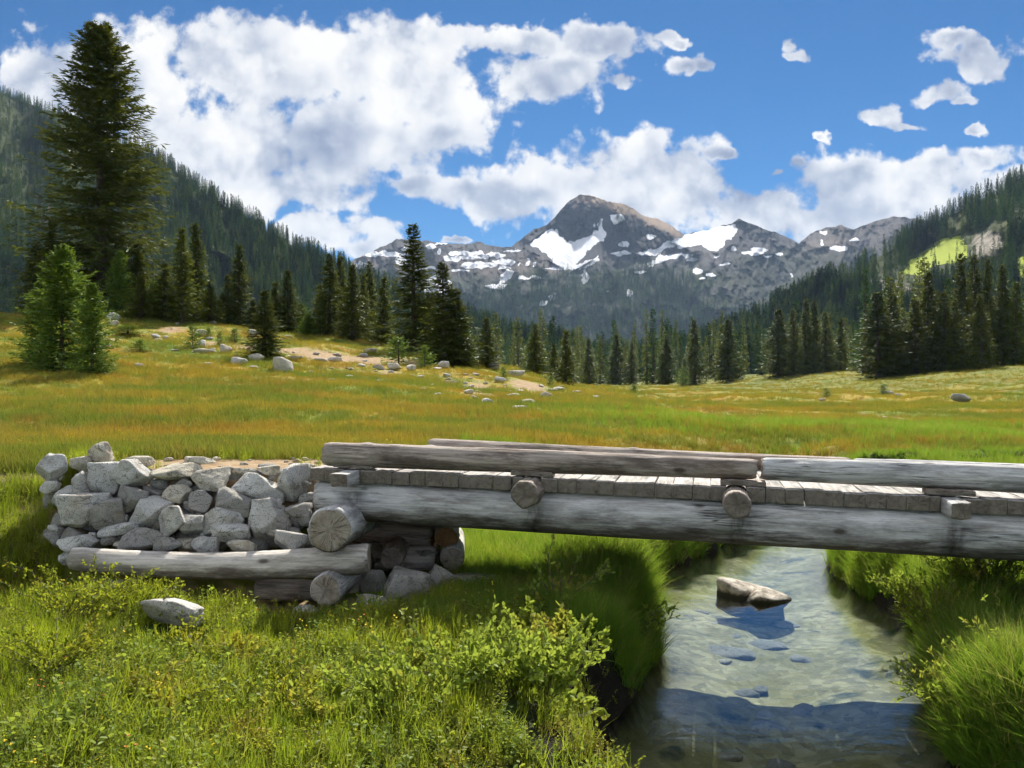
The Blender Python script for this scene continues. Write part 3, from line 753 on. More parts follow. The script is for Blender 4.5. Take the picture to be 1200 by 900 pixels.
log('back_log', (-3.0, 10.45, .62), P3(512, 655, 10.35), .14, .135, crib, 'wood_pale', 'end', seed=47, rough=.04)
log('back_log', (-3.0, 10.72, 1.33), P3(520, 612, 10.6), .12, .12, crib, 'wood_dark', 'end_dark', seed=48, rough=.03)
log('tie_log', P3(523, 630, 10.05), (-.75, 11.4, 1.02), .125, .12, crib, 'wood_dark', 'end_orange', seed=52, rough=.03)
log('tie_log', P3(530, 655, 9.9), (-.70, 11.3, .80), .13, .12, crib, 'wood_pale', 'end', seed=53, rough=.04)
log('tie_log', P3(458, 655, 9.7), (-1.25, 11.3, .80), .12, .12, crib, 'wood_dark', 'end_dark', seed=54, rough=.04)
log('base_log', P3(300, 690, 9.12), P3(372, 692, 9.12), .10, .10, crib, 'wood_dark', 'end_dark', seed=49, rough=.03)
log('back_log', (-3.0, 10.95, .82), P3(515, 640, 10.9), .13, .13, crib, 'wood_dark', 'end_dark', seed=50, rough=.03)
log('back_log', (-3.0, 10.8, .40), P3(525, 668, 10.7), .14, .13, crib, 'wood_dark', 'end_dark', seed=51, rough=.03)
# earth held in the crib behind the logs
# ------------------------------------------------------------------ hidden library of plants
LIB = {}
def lib(coll, name, me):
    c = LIB.get(coll) or LIB.setdefault(coll, bpy.data.collections.new(coll))
    o = bpy.data.objects.new(name, me); c.objects.link(o)
def blades(rg, n, h0, h1, spread, w, lean=.35, seg=3):
    V = []; Q = []; c = 0
    for i in range(n):
        a = rg.uniform(0, 6.283); r = spread*math.sqrt(rg.uniform()); b = np.array([r*math.cos(a), r*math.sin(a), 0])
        h = rg.uniform(h0, h1); d = rg.uniform(0, 6.283); ln = rg.uniform(.1, 1)*lean*h
        dv = np.array([math.cos(d), math.sin(d), 0]); sv = np.array([-dv[1], dv[0], 0])
        f = rg.uniform(0, 3.14); sv = np.array([math.cos(f), math.sin(f), 0])
        for k in range(seg+1):
            t = k/seg; p = b+dv*ln*t**2.0+np.array([0, 0, h*(t-.18*t**3*(ln/h))]); ww = w*(1-t**1.6)*.5+.0004
            V += [p-sv*ww, p+sv*ww]
            if k: Q.append([c+2*k-2, c+2*k-1, c+2*k+1, c+2*k])
        c += 2*(seg+1)
    return np.array(V), np.array(Q)
def leafy(rg, stems, h0, h1, nl, lw, ll, spread=.05, lean=.5):
    V = []; Q = []; mi = []
    def quad(p, a, b, c_, d, m):
        n = len(V); V.extend([p, a, b, c_][:4]); Q.append([n, n+1, n+2, n+3]); mi.append(m)
    for s in range(stems):
        a = rg.uniform(0, 6.283); h = rg.uniform(h0, h1); d = np.array([math.cos(a), math.sin(a), 0])*lean*rg.uniform(.2, 1)*h
        b = np.array([rg.normal()*spread, rg.normal()*spread, 0])
        pts = [b+d*t**1.5+np.array([0, 0, h*t]) for t in np.linspace(0, 1, 5)]
        sv = np.array([.0018, .0, 0])
        for k in range(4): quad(pts[k]-sv, pts[k]+sv, pts[k+1]+sv, pts[k+1]-sv, None, 1)
        for j in range(nl):
            t = .12+.88*(j+rg.uniform())/nl; p = b+d*t**1.5+np.array([0, 0, h*t])
            az = rg.uniform(0, 6.283); el = rg.uniform(-.1, .9)
            u = np.array([math.cos(az)*math.cos(el), math.sin(az)*math.cos(el), math.sin(el)])
            w = np.cross(u, [0, 0, 1.]); w /= np.linalg.norm(w)+1e-6
            w = w*math.cos(.5)+np.cross(u, w)*rg.uniform(-.6, .6)
            L = ll*rg.uniform(.6, 1.15); W_ = lw*rg.uniform(.7, 1.1)
            up = np.cross(w, u)*L*.08
            n = len(V); V.extend([p, p+u*L*.35+w*W_*.5+up, p+u*L*.75+w*W_*.42+up, p+u*L, p+u*L*.75-w*W_*.42+up, p+u*L*.35-w*W_*.5+up])
            Q.append([n, n+1, n+2, n+3]); mi.append(0); Q.append([n, n+3, n+4, n+5]); mi.append(0)
    return np.array(V), np.array(Q), np.array(mi)
rg = np.random.default_rng(3)
for i in range(5):
    V, Q = blades(rg, 26, .10, .30, .07, .0055); lib('lib_front', 'short_tuft_%d' % i, mesh_np('tuft', V, Q, mats=[M['front']]))
for i in range(3):
    V, Q, mi = leafy(rg, 5, .10, .24, 12, .018, .032, .05); lib('lib_front', 'herb_sprig_%d' % i, mesh_np('herb', V, Q, mats=[M['herb'], M['twig']], mi=mi))
for i in range(3):
    V, Q, mi = leafy(rg, 5, .12, .30, 10, .032, .052, .08, .7); lib('lib_herb', 'broad_leaf_plant_%d' % i, mesh_np('herb', V, Q, mats=[M['willow'], M['twig']], mi=mi))
for i in range(2):
    V, Q = blades(rg, 20, .14, .36, .09, .006, .7, 3); lib('lib_herb', 'loose_tuft_%d' % i, mesh_np('tuft', V, Q, mats=[M['front']]))
for i in range(2):
    V, Q = blades(rg, 9, .12, .34, .08, .004, .8, 3); lib('lib_herb', 'straw_tuft_%d' % i, mesh_np('tuft', V, Q, mats=[M['straw']])); lib('lib_front', 'straw_tuft_f%d' % i, mesh_np('tuft', V, Q, mats=[M['straw']]))
for i in range(4):
    V, Q, mi = leafy(rg, 7, .10, .26, 16, .016, .028, .07); lib('lib_herb', 'leafy_plant_%d' % i, mesh_np('herb', V, Q, mats=[M['herb'], M['twig']], mi=mi))
for i in range(5):
    V, Q = blades(rg, 30, .25, .52, .07, .007, .6, 4); lib('lib_bank', 'bank_tuft_%d' % i, mesh_np('tuft', V, Q, mats=[M['bank']]))
for i in range(2):
    V, Q = blades(rg, 12, .25, .60, .08, .004, .7, 4); lib('lib_bank', 'bank_straw_%d' % i, mesh_np('tuft', V, Q, mats=[M['straw']]))
for i in range(2):
    V, Q = blades(rg, 18, .18, .42, .10, .013, .9, 4); lib('lib_bank', 'bank_sedge_%d' % i, mesh_np('tuft', V, Q, mats=[M['bank']]))
for i in range(5):
    V, Q = blades(rg, 26, .06, .19, .14, .008, .6, 2); lib('lib_meadow', 'meadow_tuft_%d' % i, mesh_np('tuft', V, Q, mats=[M['meadow']]))
for i in range(4):
    V, Q = blades(rg, 3, .14, .26, .05, .003, .3, 2); tips = V[7::6] if False else V[[5, 11, 17]]
    f = []; fq = []
    for tpt in tips:
        for s_ in range(3):
            a = s_*1.05; u = np.array([math.cos(a), math.sin(a),    .35])*.009; n0 = len(V)+len(f); w = np.array([-u[1], u[0], .2*.012])
            f += [tpt-u-w*.5, tpt+u-w*.5, tpt+u+w*.7, tpt-u+w*.7]; fq.append([n0, n0+1, n0+2, n0+3])
    mi = [0]*len(Q)+[1]*len(fq)
    lib('lib_flower', 'flower_%d' % i, mesh_np('flower', np.concatenate([V, f]), np.concatenate([Q, fq]), mats=[M['front'], M['orange'] if i == 0 else M['yellow']], mi=mi))

def scatter(name, P, coll, scale, label, seed=0, tilt=.12):
    n = len(P); r = np.random.default_rng(seed)
    me = bpy.data.meshes.new(name); me.vertices.add(n); me.vertices.foreach_set('co', np.asarray(P, np.float32).ravel())
    rot = np.stack([r.normal(0, tilt, n), r.normal(0, tilt, n), r.uniform(0, 6.283, n)], 1)
    attr(me, 'rot', rot, 'FLOAT_VECTOR'); attr(me, 'scl', scale); attr(me, 'idx', r.integers(0, len(LIB[coll].objects), n), 'INT')
    o = link(name, me); tag(o, label, None, None, 'stuff')
    ng = bpy.data.node_groups.new(name, 'GeometryNodeTree')
    ng.interface.new_socket('Geometry', in_out='INPUT', socket_type='NodeSocketGeometry'); ng.interface.new_socket('Geometry', in_out='OUTPUT', socket_type='NodeSocketGeometry')
    N = ng.nodes; L = ng.links
    gi = N.new('NodeGroupInput'); go = N.new('NodeGroupOutput'); ip = N.new('GeometryNodeInstanceOnPoints'); ci = N.new('GeometryNodeCollectionInfo')
    ci.inputs['Collection'].default_value = LIB[coll]; ci.inputs['Separate Children'].default_value = True; ci.inputs['Reset Children'].default_value = True
    def na(nm, t):
        a = N.new('GeometryNodeInputNamedAttribute'); a.data_type = t; a.inputs['Name'].default_value = nm; return a.outputs['Attribute']
    e2r = N.new('FunctionNodeEulerToRotation'); L.new(na('rot', 'FLOAT_VECTOR'), e2r.inputs[0])
    L.new(gi.outputs[0], ip.inputs['Points']); L.new(ci.outputs[0], ip.inputs['Instance']); ip.inputs['Pick Instance'].default_value = True
    L.new(na('idx', 'INT'), ip.inputs['Instance Index']); L.new(e2r.outputs[0], ip.inputs['Rotation'])
    cx = N.new('ShaderNodeCombineXYZ'); s = na('scl', 'FLOAT')
    for q in range(3): L.new(s, cx.inputs[q])
    L.new(cx.outputs[0], ip.inputs['Scale']); L.new(ip.outputs[0], go.inputs[0])
    md = o.modifiers.new('scatter', 'NODES'); md.node_group = ng
    return o

# ------------------------------------------------------------------ grasses
def wedge(n, d0, d1, px0=-160, px1=1360, seed=0, k=1.0):
    r = np.random.default_rng(seed)
    u = r.uniform(0, 1, n)
    D = d0*(d1/d0)**u if k == 1.0 else d0+(d1-d0)*u
    px = r.uniform(px0, px1, n); x = (px-CX)/F*D
    return x, D
def on_path(x, y): return (x < -1.75) & (x > -4.5) & (y > 8.95) & (y < 11.3) | ((x <= -4.5) & (y > 10.75) & (y < 11.15))
def dark_bank(x, y): return (np.sin(x*37.1+y*91.7)*np.sin(x*53.3-y*23.9) < .20) & (x > -.06+.10*np.sin(y*5)) & (x < 2.0) & (y < 7.75+.15*np.sin(x*9)) & (y > 3)
def cleared(x, y):
    m = np.zeros(np.shape(x), bool)
    for (cx0, cy0, ra, rb_) in CLEAR: m |= ((x-cx0)/ra)**2+((y-cy0)/rb_)**2 < 1
    return m
def in_crib(x, y): return (x < -.75) & (x > -4.3) & (y > 8.95) & (y < 11.0)
# foreground: x,y uniform over the near ground
r = np.random.default_rng(11)
n = 40000; x = r.uniform(-6.3, 6.8, n); y = r.uniform(3.9, 10.8, n)
s = stream_s(x, y); z = ground_z(x, y, s)
nz = fbm(x*.8, y*.8, o=3, seed=51)
leafz = (x < 1.2) & (y < 8.9) & (nz+.15*(x < -2.5) > r.normal(0, .25, n))
ok = (s > .06) & ~on_path(x, y) & ~in_crib(x, y) & ~dark_bank(x, y) & ~cleared(x, y)
bare = np.exp(-(((x+2.9)/1.7)**2+((y-8.75)/.25)**2)) > r.uniform(0.15, 1, n)
ok &= ~bare
a = ok & ~leafz & ((s > .8) | (r.uniform(0, 1, n) > .6)) & (x < 1.5)
sc_ = r.uniform(.6, 1.25, n)*(1+.42*fbm(x*1.6, y*1.6, o=3, seed=52)); sc_ = np.clip(sc_, .3, 1.6)
sel = a; scatter('foreground_grass', np.stack([x, y, z-.01], 1)[sel], 'lib_front', sc_[sel]*.72, 'yellow green foreground grass and herbs in front of the crib', 1)
sel = ok & leafz & (r.uniform(0, 1, n) > .15); scatter('leafy_ground_cover', np.stack([x, y, z-.01], 1)[sel], 'lib_herb', sc_[sel]*.66, 'low leafy green ground cover at lower left', 2)
# bank grass: thick along both edges of the stream
n = 52000; k = r.integers(0, len(SD)-60, n); k = (8+r.uniform(0, 1, n)**1.15*140).astype(int)
side = r.choice([-1, 1], n); dist = r.exponential(.7, n)+.02
f = r.uniform(0, 1, n); kk = np.minimum(k+1, len(SD)-1)
c = SD[k]*(1-f[:, None])+SD[kk]*f[:, None]; nn = nor[k]
x = c[:, 0]+nn[:, 0]*side*(c[:, 2]+dist); y = c[:, 1]+nn[:, 1]*side*(c[:, 2]+dist)
s = stream_s(x, y); z = ground_z(x, y, s)
ok = (s > .05) & (y > 3.6) & ~in_crib(x, y) & (s < 3.2) & (y < 70)
ok &= ~((y < 7.7) & (x < 1.3)) & ~dark_bank(x, y)
scl = r.uniform(.6, 1.1, n)*(.75+.3*fbm(x*1.4, y*1.4, o=2, seed=61))*np.where(y > 12, .85, 1.)*np.where(y > 17, .5, 1.)
scl = np.clip(scl, .3, 1.3)*np.where(s > 1.2, .75, 1)
P = np.stack([x, y, z-.02], 1)[ok]
scatter('stream_bank_grass', P, 'lib_bank', scl[ok], 'tall bright green grass overhanging both stream banks', 3, .32)
x = r.normal(10.8, 4.2, 9000); y = r.normal(28, 2.6, 9000); s = stream_s(x, y); z = ground_z(x, y, s); ok = (s > .5) & (fbm(x*.5, y*.8, o=2, seed=66) > -.25)
scatter('wet_meadow_grass', np.stack([x, y, z-.02], 1)[ok], 'lib_bank', r.uniform(.45, .8, 9000)[ok], 'bright green sedge of the wet hollow in the meadow behind the bridge', 9, .25)
# low flats behind and right of the stream
n = 26000; x, y = wedge(n, 8.2, 19, 480, 1400, 13)
s = stream_s(x, y); z = ground_z(x, y, s); ok = (s > .5) & ~in_crib(x, y) & (x > -1.0)
scatter('flat_grass', np.stack([x, y, z-.01], 1)[ok], 'lib_bank', r.uniform(.35, .62, n)[ok], 'short green grass on the low flats under the bridge', 4, .15)
# meadow
n = 112000; x, y = wedge(n, 10.5, 270, -120, 1330, 14)
s = stream_s(x, y); z = ground_z(x, y, s)
tf = fbm(x*.25, y*.25, o=3, seed=71)
bp_ = np.zeros(n)
for (a0, b0, c0, d0) in PATCH: bp_ = np.maximum(bp_, np.exp(-((x-a0)/c0)**2-((y-b0)/d0)**2))
ok = (s > .8) & ~on_path(x, y) & ~in_crib(x, y) & ~((y < 13.5) & (x > -1.2)) & (bp_+.25*fbm(x*.9, y*.9, o=2, seed=72) < .55) 
scl = r.uniform(.6, 1.15, n)*(1+.25*tf)*np.clip((y/14)**.32, 1, 2.8)
scatter('meadow_grass', np.stack([x, y, z-.015], 1)[ok], 'lib_meadow', scl[ok], 'golden and rust tinted meadow grass stretching to the forest', 5, .15)
xw = r.uniform(-5.2, -1.9, 420); yw = r.uniform(9.85, 11.6, 420); kw_ = fbm(xw*1.5, yw*1.5, o=2, seed=57) > .05
scatter('path_weeds', np.stack([xw, yw, ground_z(xw, yw)-.01], 1)[kw_], 'lib_front', r.uniform(.3, .7, 420)[kw_], 'sparse weeds and grass on the sandy path', 8)
# flowers
n = 260; x = r.uniform(-6, 0, n); y = r.uniform(4.5, 9.0, n); s = stream_s(x, y); z = ground_z(x, y, s); ok = (s > .6) & ~in_crib(x, y) & (fbm(x*.9, y*.9, seed=81) > -.1)
x2, y2 = wedge(900, 12.5, 40, 0, 700, 15); s2 = stream_s(x2, y2); z2 = ground_z(x2, y2, s2); ok2 = (s2 > 1) & ~on_path(x2, y2)
P = np.concatenate([np.stack([x, y, z+.04], 1)[ok], np.stack([x2, y2, z2], 1)[ok2]])
scatter('wildflowers', P, 'lib_flower', r.uniform(.55, .95, len(P)), 'scattered small yellow and orange wildflowers', 6)

# ------------------------------------------------------------------ shrubs
def tube(p, rad, na=5):
    p = np.asarray(p, float); n = len(p); rad = np.broadcast_to(rad, (n,))
    t = np.gradient(p, axis=0); t /= np.linalg.norm(t, axis=1, keepdims=True)+1e-9
    a = np.cross(t, [.3, .9, .1]); a /= np.linalg.norm(a, axis=1, keepdims=True)+1e-9; b = np.cross(t, a)
    th = np.linspace(0, 2*math.pi, na, endpoint=False)
    V = p[:, None]+rad[:, None, None]*(a[:, None]*np.cos(th)[None, :, None]+b[:, None]*np.sin(th)[None, :, None])
    i = np.arange(n*na).reshape(n, na); j = np.roll(i, -1, 1)
    return V.reshape(-1, 3), np.stack([i[:-1], j[:-1], j[1:], i[1:]], -1).reshape(-1, 4)
def join(parts):
    Vs = []; Qs = []; c = 0
    for V, Q in parts: Vs.append(V); Qs.append(Q+c); c += len(V)
    return np.concatenate(Vs), np.concatenate(Qs)
def leaves_at(rg, pts, dirs, ll, lw):
    n = len(pts); d = dirs+rg.normal(0, .7, (n, 3)); d[:, 2] += .25; d /= np.linalg.norm(d, axis=1, keepdims=True)
    w = np.cross(d, rg.normal(0, 1, (n, 3))+[0, 0, 1.2]); w /= np.linalg.norm(w, axis=1, keepdims=True)+1e-9
    up = np.cross(w, d); L = (ll*rg.uniform(.6, 1.2, n))[:, None]; W_ = (lw*rg.uniform(.7, 1.2, n))[:, None]
    V = np.stack([pts, pts+d*L*.3+w*W_*.5+up*L*.06, pts+d*L*.72+w*W_*.42, pts+d*L-up*L*.05, pts+d*L*.72-w*W_*.42, pts+d*L*.3-w*W_*.5+up*L*.06], 1).reshape(-1, 3)
    b = np.arange(n)[:, None]*6
    return V, np.concatenate([b+[0, 1, 2, 3], b+[0, 3, 4, 5]])
def shrub(name, loc, label, cat, stems, ll=.035, lw=.018, per=26, seed=0, leafm='willow', twigs=4, bare=.25, group=None, rad=.006):
    """stems: list of tip vectors relative to loc"""
    rg = np.random.default_rng(seed); root = empty(name, loc); tag(root, label, cat, group)
    T = []; LP = []; LD = []
    for tip in stems:
        tip = np.array(tip, float); L = np.linalg.norm(tip)
        b = np.array([rg.normal(0, .03), rg.normal(0, .03), -.03])
        mid = tip*.5+np.array([0, 0, L*.12])+rg.normal(0, .04*L, 3)
        t = np.linspace(0, 1, 10)[:, None]; c = (1-t)**2*b+2*t*(1-t)*mid+t**2*tip
        c[1:-1] += rg.normal(0, .012*L, (8, 3))
        T.append(tube(c, np.linspace(rad, rad*.3, 10)))
        d = np.gradient(c, axis=0); d /= np.linalg.norm(d, axis=1, keepdims=True)
        for q in range(twigs):
            tt = rg.uniform(.3, .95); i = int(tt*9); dd = d[i]+rg.normal(0, .6, 3); dd /= np.linalg.norm(dd)
            l = L*rg.uniform(.15, .35); cc = c[i]+dd*np.linspace(0, 1, 5)[:, None]*l+np.array([0, 0, 1])*(np.linspace(0, 1, 5)[:, None]**2)*l*.25
            T.append(tube(cc, np.linspace(rad*.5, rad*.2, 5), 4))
            k = int(per*.5*rg.uniform(.6, 1.3)); u = rg.uniform(.15, 1, k)*4; ii = np.minimum(u.astype(int), 3); f = (u-ii)[:, None]
            LP.append(cc[ii]*(1-f)+cc[ii+1]*f); LD.append(np.repeat(dd[None], k, 0))
        k = per; u = rg.uniform(bare, 1, k)*9; ii = np.minimum(u.astype(int), 8); f = (u-ii)[:, None]
        LP.append(c[ii]*(1-f)+c[ii+1]*f); LD.append(d[ii])
    V, Q = join(T); link('stems', mesh_np('stems', V, Q, mats=[M['twig']], smooth=True), root)
    V, Q = leaves_at(rg, np.concatenate(LP), np.concatenate(LD), ll, lw)
    link('foliage', mesh_np('foliage', V, Q, mats=[M[leafm]]), root)
    return root
def fan(n, h, spread, seed, dx=0., dy=0.):
    rg = np.random.default_rng(seed); return [(rg.normal(0, spread)+dx*rg.uniform(.3, 1), rg.normal(0, spread)+dy*rg.uniform(.3, 1), h*rg.uniform(.55, 1.1)) for _ in range(n)]
def gp(px, py, D): p = at(px, py, D); return (p[0], D, float(ground_z(p[0], D)))
def rel(base, px, py, D): return tuple(at(px, py, D)-np.array(base))
b = gp(655, 735, 8.3)
shrub('willow_shrub', b, 'sparse willow with bare dark twigs growing in the bridge shade beside the bank', 'shrub',
      [rel(b, 640, 640, 8.5), rel(b, 622, 655, 8.4), rel(b, 655, 665, 8.5), rel(b, 600, 700, 8.2), rel(b, 612, 690, 8.1), rel(b, 690, 690, 8.4), rel(b, 715, 660, 8.6), rel(b, 680, 650, 8.6), rel(b, 700, 700, 8.1),
       rel(b, 665, 700, 7.9), rel(b, 625, 715, 7.8)]+[rel(b, random.uniform(610, 730), random.uniform(670, 730), random.uniform(7.9, 8.6)) for _ in range(14)], ll=.05, lw=.026, per=12, twigs=4, seed=5, bare=.5)
b = gp(640, 775, 7.4)
shrub('willow_shrub', b, 'willow sprig with pale lit leaves in front of the dark bank', 'shrub',
      [rel(b, 622, 715, 7.4), rel(b, 640, 730, 7.35), rel(b, 660, 715, 7.4), rel(b, 675, 735, 7.3), rel(b, 615, 745, 7.3), rel(b, 690, 725, 7.4), rel(b, 655, 745, 7.2), rel(b, 628, 735, 7.2), rel(b, 668, 722, 7.2), rel(b, 680, 750, 7.2), rel(b, 605, 728, 7.4)], ll=.062, lw=.034, per=26, twigs=4, seed=6, bare=.35)
b = gp(742, 742, 8.7)
shrub('willow_shrub', b, 'small willow branch reaching right over the stream', 'shrub', [rel(b, 796, 722, 8.6), rel(b, 780, 705, 8.6), rel(b, 770, 735, 8.5), rel(b, 790, 712, 8.7)], ll=.045, lw=.024, per=18, seed=7, bare=.4)
b = gp(610, 850, 6.3)
shrub('willow_shrub', b, 'low willow branch leaning over the shaded water at the bottom edge', 'shrub', [rel(b, 700, 832, 6.3), rel(b, 690, 820, 6.4), rel(b, 660, 830, 6.2), rel(b, 645, 800, 6.5), rel(b, 625, 790, 6.5), rel(b, 630, 815, 6.3), rel(b, 672, 842, 6.1), rel(b, 705, 840, 6.25), rel(b, 684, 828, 6.2), rel(b, 640, 812, 6.3)], ll=.055, lw=.032, per=24, twigs=4, seed=8, bare=.3)
FG = 'leafy bushes in the foreground grass'
for i, (px, py, D, h, sp, n, lab) in enumerate([(470, 868, 5.9, .30, .22, 26, 'bright leafy bush at the bottom centre edge'), (545, 860, 6.1, .32, .20, 26, 'bright leafy bush by the dark bank at bottom'),
      (400, 868, 5.8, .24, .2, 20, 'low leafy bush left of the bright bottom bushes'), (600, 800, 6.9, .30, .16, 18, 'yellow green bush at the shadow edge above the bright bottom bushes'),
      (500, 800, 6.8, .26, .22, 22, 'fresh green bush in the middle of the sunlit foreground'), (75, 722, 7.9, .34, .28, 30, 'dark green round bush at left below the sill log'),
      (160, 726, 8.0, .24, .22, 20, 'green bush beside the pale slab in the grass'), (215, 762, 7.3, .16, .12, 14, 'tiny bush growing in front of the pale slab'), (265, 790, 6.9, .20, .22, 18, 'small leafy bush in the left foreground meadow'),
      (60, 800, 6.6, .26, .25, 22, 'broad leafy bush in the left bottom corner'), (640, 868, 6.1, .34, .16, 22, 'leafy bush on the dark bank at the bottom edge left of the water'), (672, 800, 7.1, .30, .16, 18, 'leafy bush on the dark bank above the bottom one'), (600, 845, 6.3, .30, .2, 22, 'leafy bush between the bright bottom bush and the dark bank'), (330, 860, 5.9, .25, .2, 20, 'leafy bush at the bottom edge left of centre'), (180, 865, 5.8, .2, .25, 20, 'low leafy bush along the bottom left edge')]):
    b = gp(px, py, D); shrub('leafy_bush', b, lab, 'bush', fan(n, h*1.2, sp*1.2, 90+i), ll=.046 if px > 380 else .032, lw=.026 if px > 380 else .018, per=24, twigs=3, seed=20+i, bare=.2, group=FG, leafm='willow' if px > 380 else 'herb', rad=.004)
RG = 'willow bushes on the right bank'
for i, (px, py, D, h, sp, n, lab) in enumerate([(1105, 760, 8.4, .55, .22, 40, 'tall willow bush hanging over the right water edge'), (1160, 745, 8.8, .6, .25, 40, 'dense willow bush at the right frame edge behind the hanging one'),
      (1110, 850, 6.7, .32, .2, 34, 'light green willow at the bottom right corner'), (1185, 850, 6.8, .42, .25, 34, 'leafy willow past the bottom right corner'),       (1060, 700, 9.9, .34, .14, 18, 'small light green willow above the right water edge'), (1120, 690, 9.6, .34, .2, 22, 'round willow under the right end of the bridge')]):
    b = gp(px, py, D); b = (b[0], b[1], max(b[2], .25)); shrub('willow_bush', b, lab, 'bush', fan(n, h, sp, 190+i), ll=.046, lw=.014, per=26, twigs=4, seed=60+i, bare=.15, group=RG, rad=.005)
# bleached twigs
def stick(px0, py0, px1, py1, D0, D1, label, r_=.012, seed=0):
    rg = np.random.default_rng(seed); t = np.linspace(0, 1, 10)[:, None]; c = at(px0, py0, D0)*(1-t)+at(px1, py1, D1)*t; c[1:-1] += rg.normal(0, .012, (8, 3))
    parts = [tube(c, np.linspace(r_, r_*.5, 10), 7)]
    for q in (3, 5, 7):
        d = (c[q+1]-c[q]); d /= np.linalg.norm(d); d = d+rg.normal(0, .5, 3); cc = c[q]+d*np.linspace(0, 1, 4)[:, None]*.12; parts.append(tube(cc, np.linspace(r_*.5, r_*.2, 4), 5))
    V, Q = join(parts); o = link('dead_branch', mesh_np('dead_branch', V, Q, mats=[M['palewood']], smooth=True)); tag(o, label, 'branch')
stick(1146, 655, 1180, 668, 10.2, 9.8, 'pale dead stick in the grass under the right end of the bridge', .014, 2)
stick(470, 862, 515, 852, 5.9, 6.0, 'bleached dead twig among the bottom centre leaves', .007, 3)
stick(665, 838, 692, 836, 6.2, 6.2, 'bleached twig under the leaning willow branch', .006, 4)

# ------------------------------------------------------------------ conifers
def conifer(seed, h, rb, levels, nb, tw, droop=.35, ragged=.25, clear=.03, lw=.11, prof=.85, top=.02, up=.35, minr=.04):
    r = np.random.default_rng(seed)
    lev = np.repeat(np.arange(levels), nb); n = len(lev)
    zf = (lev+r.uniform(-.4, .4, n))/levels; zf = np.clip(zf, 0, .995)
    z = h*(clear+(1-clear)*zf)
    L = rb*((1-zf)**prof)*(1+ragged*r.normal(0, 1, n))*(.72+.28*sst(0, .12, zf))+minr*h*.3*(zf > .9)
    # whole sectors grow longer or shorter: an uneven outline
    az = r.uniform(0, 2*math.pi, n)
    L *= 1+.20*ragged*4*vnoise(np.cos(az)*1.5+seed, np.sin(az)*1.5, zf*9, seed=seed)
    L = np.clip(L, .015*h, rb*(1.12 if h > 20 else 1.35))
    keep = r.uniform(0, 1, n) > .06
    az, L, z, zf = az[keep], L[keep], z[keep], zf[keep]; n = len(az)
    el = -droop*(1-zf)+up*zf+r.normal(0, .10, n)
    t = np.tile((np.arange(tw)+.5)/tw, (n, 1))*.95+.08+r.uniform(-.03, .03, (n, tw))
    dirx, diry = np.cos(az), np.sin(az)
    Lt = L[:, None]*t
    px = dirx[:, None]*Lt*np.cos(el)[:, None]; py = diry[:, None]*Lt*np.cos(el)[:, None]
    pz = z[:, None]+Lt*np.sin(el)[:, None]+.22*L[:, None]*(t**3)-.10*L[:, None]*t
    side = r.choice([-1., 0., 1.], (n, tw), p=[.42, .16, .42])
    yaw = az[:, None]+side*(.75+r.normal(0, .25, (n, tw)))
    l = (L[:, None]*(.46-.26*t)+.05*h/levels*2)*(.8+.5*r.uniform(0, 1, (n, tw)))
    l = np.clip(l, lw*.9, lw*4.2)
    pit = el[:, None]*.6-.15+r.normal(0, .28, (n, tw))
    d = np.stack([np.cos(yaw)*np.cos(pit), np.sin(yaw)*np.cos(pit), np.sin(pit)], -1).reshape(-1, 3)
    P = np.stack([px, py, pz], -1).reshape(-1, 3); l = l.reshape(-1, 1); m = len(P)
    w = np.cross(d, [0, 0, 1.]); w /= np.linalg.norm(w, axis=1, keepdims=True)+1e-9; upv = np.cross(w, d)
    roll = r.normal(0, .7, (m, 1)); w = w*np.cos(roll)+upv*np.sin(roll)
    W_ = lw*r.uniform(.6, 1.2, (m, 1))
    V = np.stack([P, P+d*l*.4+w*W_*.5, P+d*l, P+d*l*.45-w*W_*.5], 1).reshape(-1, 3)
    V[:, 2] = np.maximum(V[:, 2], .02)
    b = np.arange(m)[:, None]*4; Q = b+[0, 1, 2, 3]
    # leader
    tip = np.array([[0, 0, h*.97], [lw*.3, 0, h*.985], [0, 0, h*1.02], [-lw*.3, 0, h*.985]]); V = np.concatenate([V, tip]); Q = np.concatenate([Q, [[m*4, m*4+1, m*4+2, m*4+3]]])
    rt = h*.014+.02
    zt = np.linspace(-.3, h*.97, 14); c = np.stack([zt*0+.004*h*np.sin(zt/h*5+seed), zt*0, zt], 1)
    TV, TQ = tube(c, np.interp(zt, [-.3, 0, h*.1, h], [rt*1.5, rt*1.25, rt, .012]), 8)
    return (V, Q), (TV, TQ)
KINDS = {}; KW = {}
def kind(name, mat, **kw):
    (V, Q), (TV, TQ) = conifer(**kw)
    KW[name] = float(np.percentile(np.abs(V[:, 0]), 98.5))
    KINDS[name] = (mesh_np(name+'_crown', V, Q, mats=[M[mat]]), mesh_np(name+'_trunk', TV, TQ, mats=[M['bark']], smooth=True), kw['h'],
                   mesh_np(name, np.concatenate([V, TV]), np.concatenate([Q, TQ+len(V)]), mats=[M[mat], M['bark']], mi=np.concatenate([np.zeros(len(Q)), np.ones(len(TQ))])))
kind('giant', 'needle_d', seed=1, h=28, rb=5.0, levels=86, nb=14, tw=34, droop=.28, ragged=.17, lw=.145, prof=.58, clear=.02)
for i in range(5): kind('spire%d' % i, 'needle', seed=10+i, h=14, rb=1.55+.12*(i % 3), levels=54, nb=10, tw=13, droop=.30, ragged=.22, lw=.13, prof=.78)
for i in range(3): kind('dark%d' % i, 'needle_d', seed=20+i, h=15, rb=2.1, levels=52, nb=11, tw=15, droop=.35, ragged=.2, lw=.14, prof=.72)
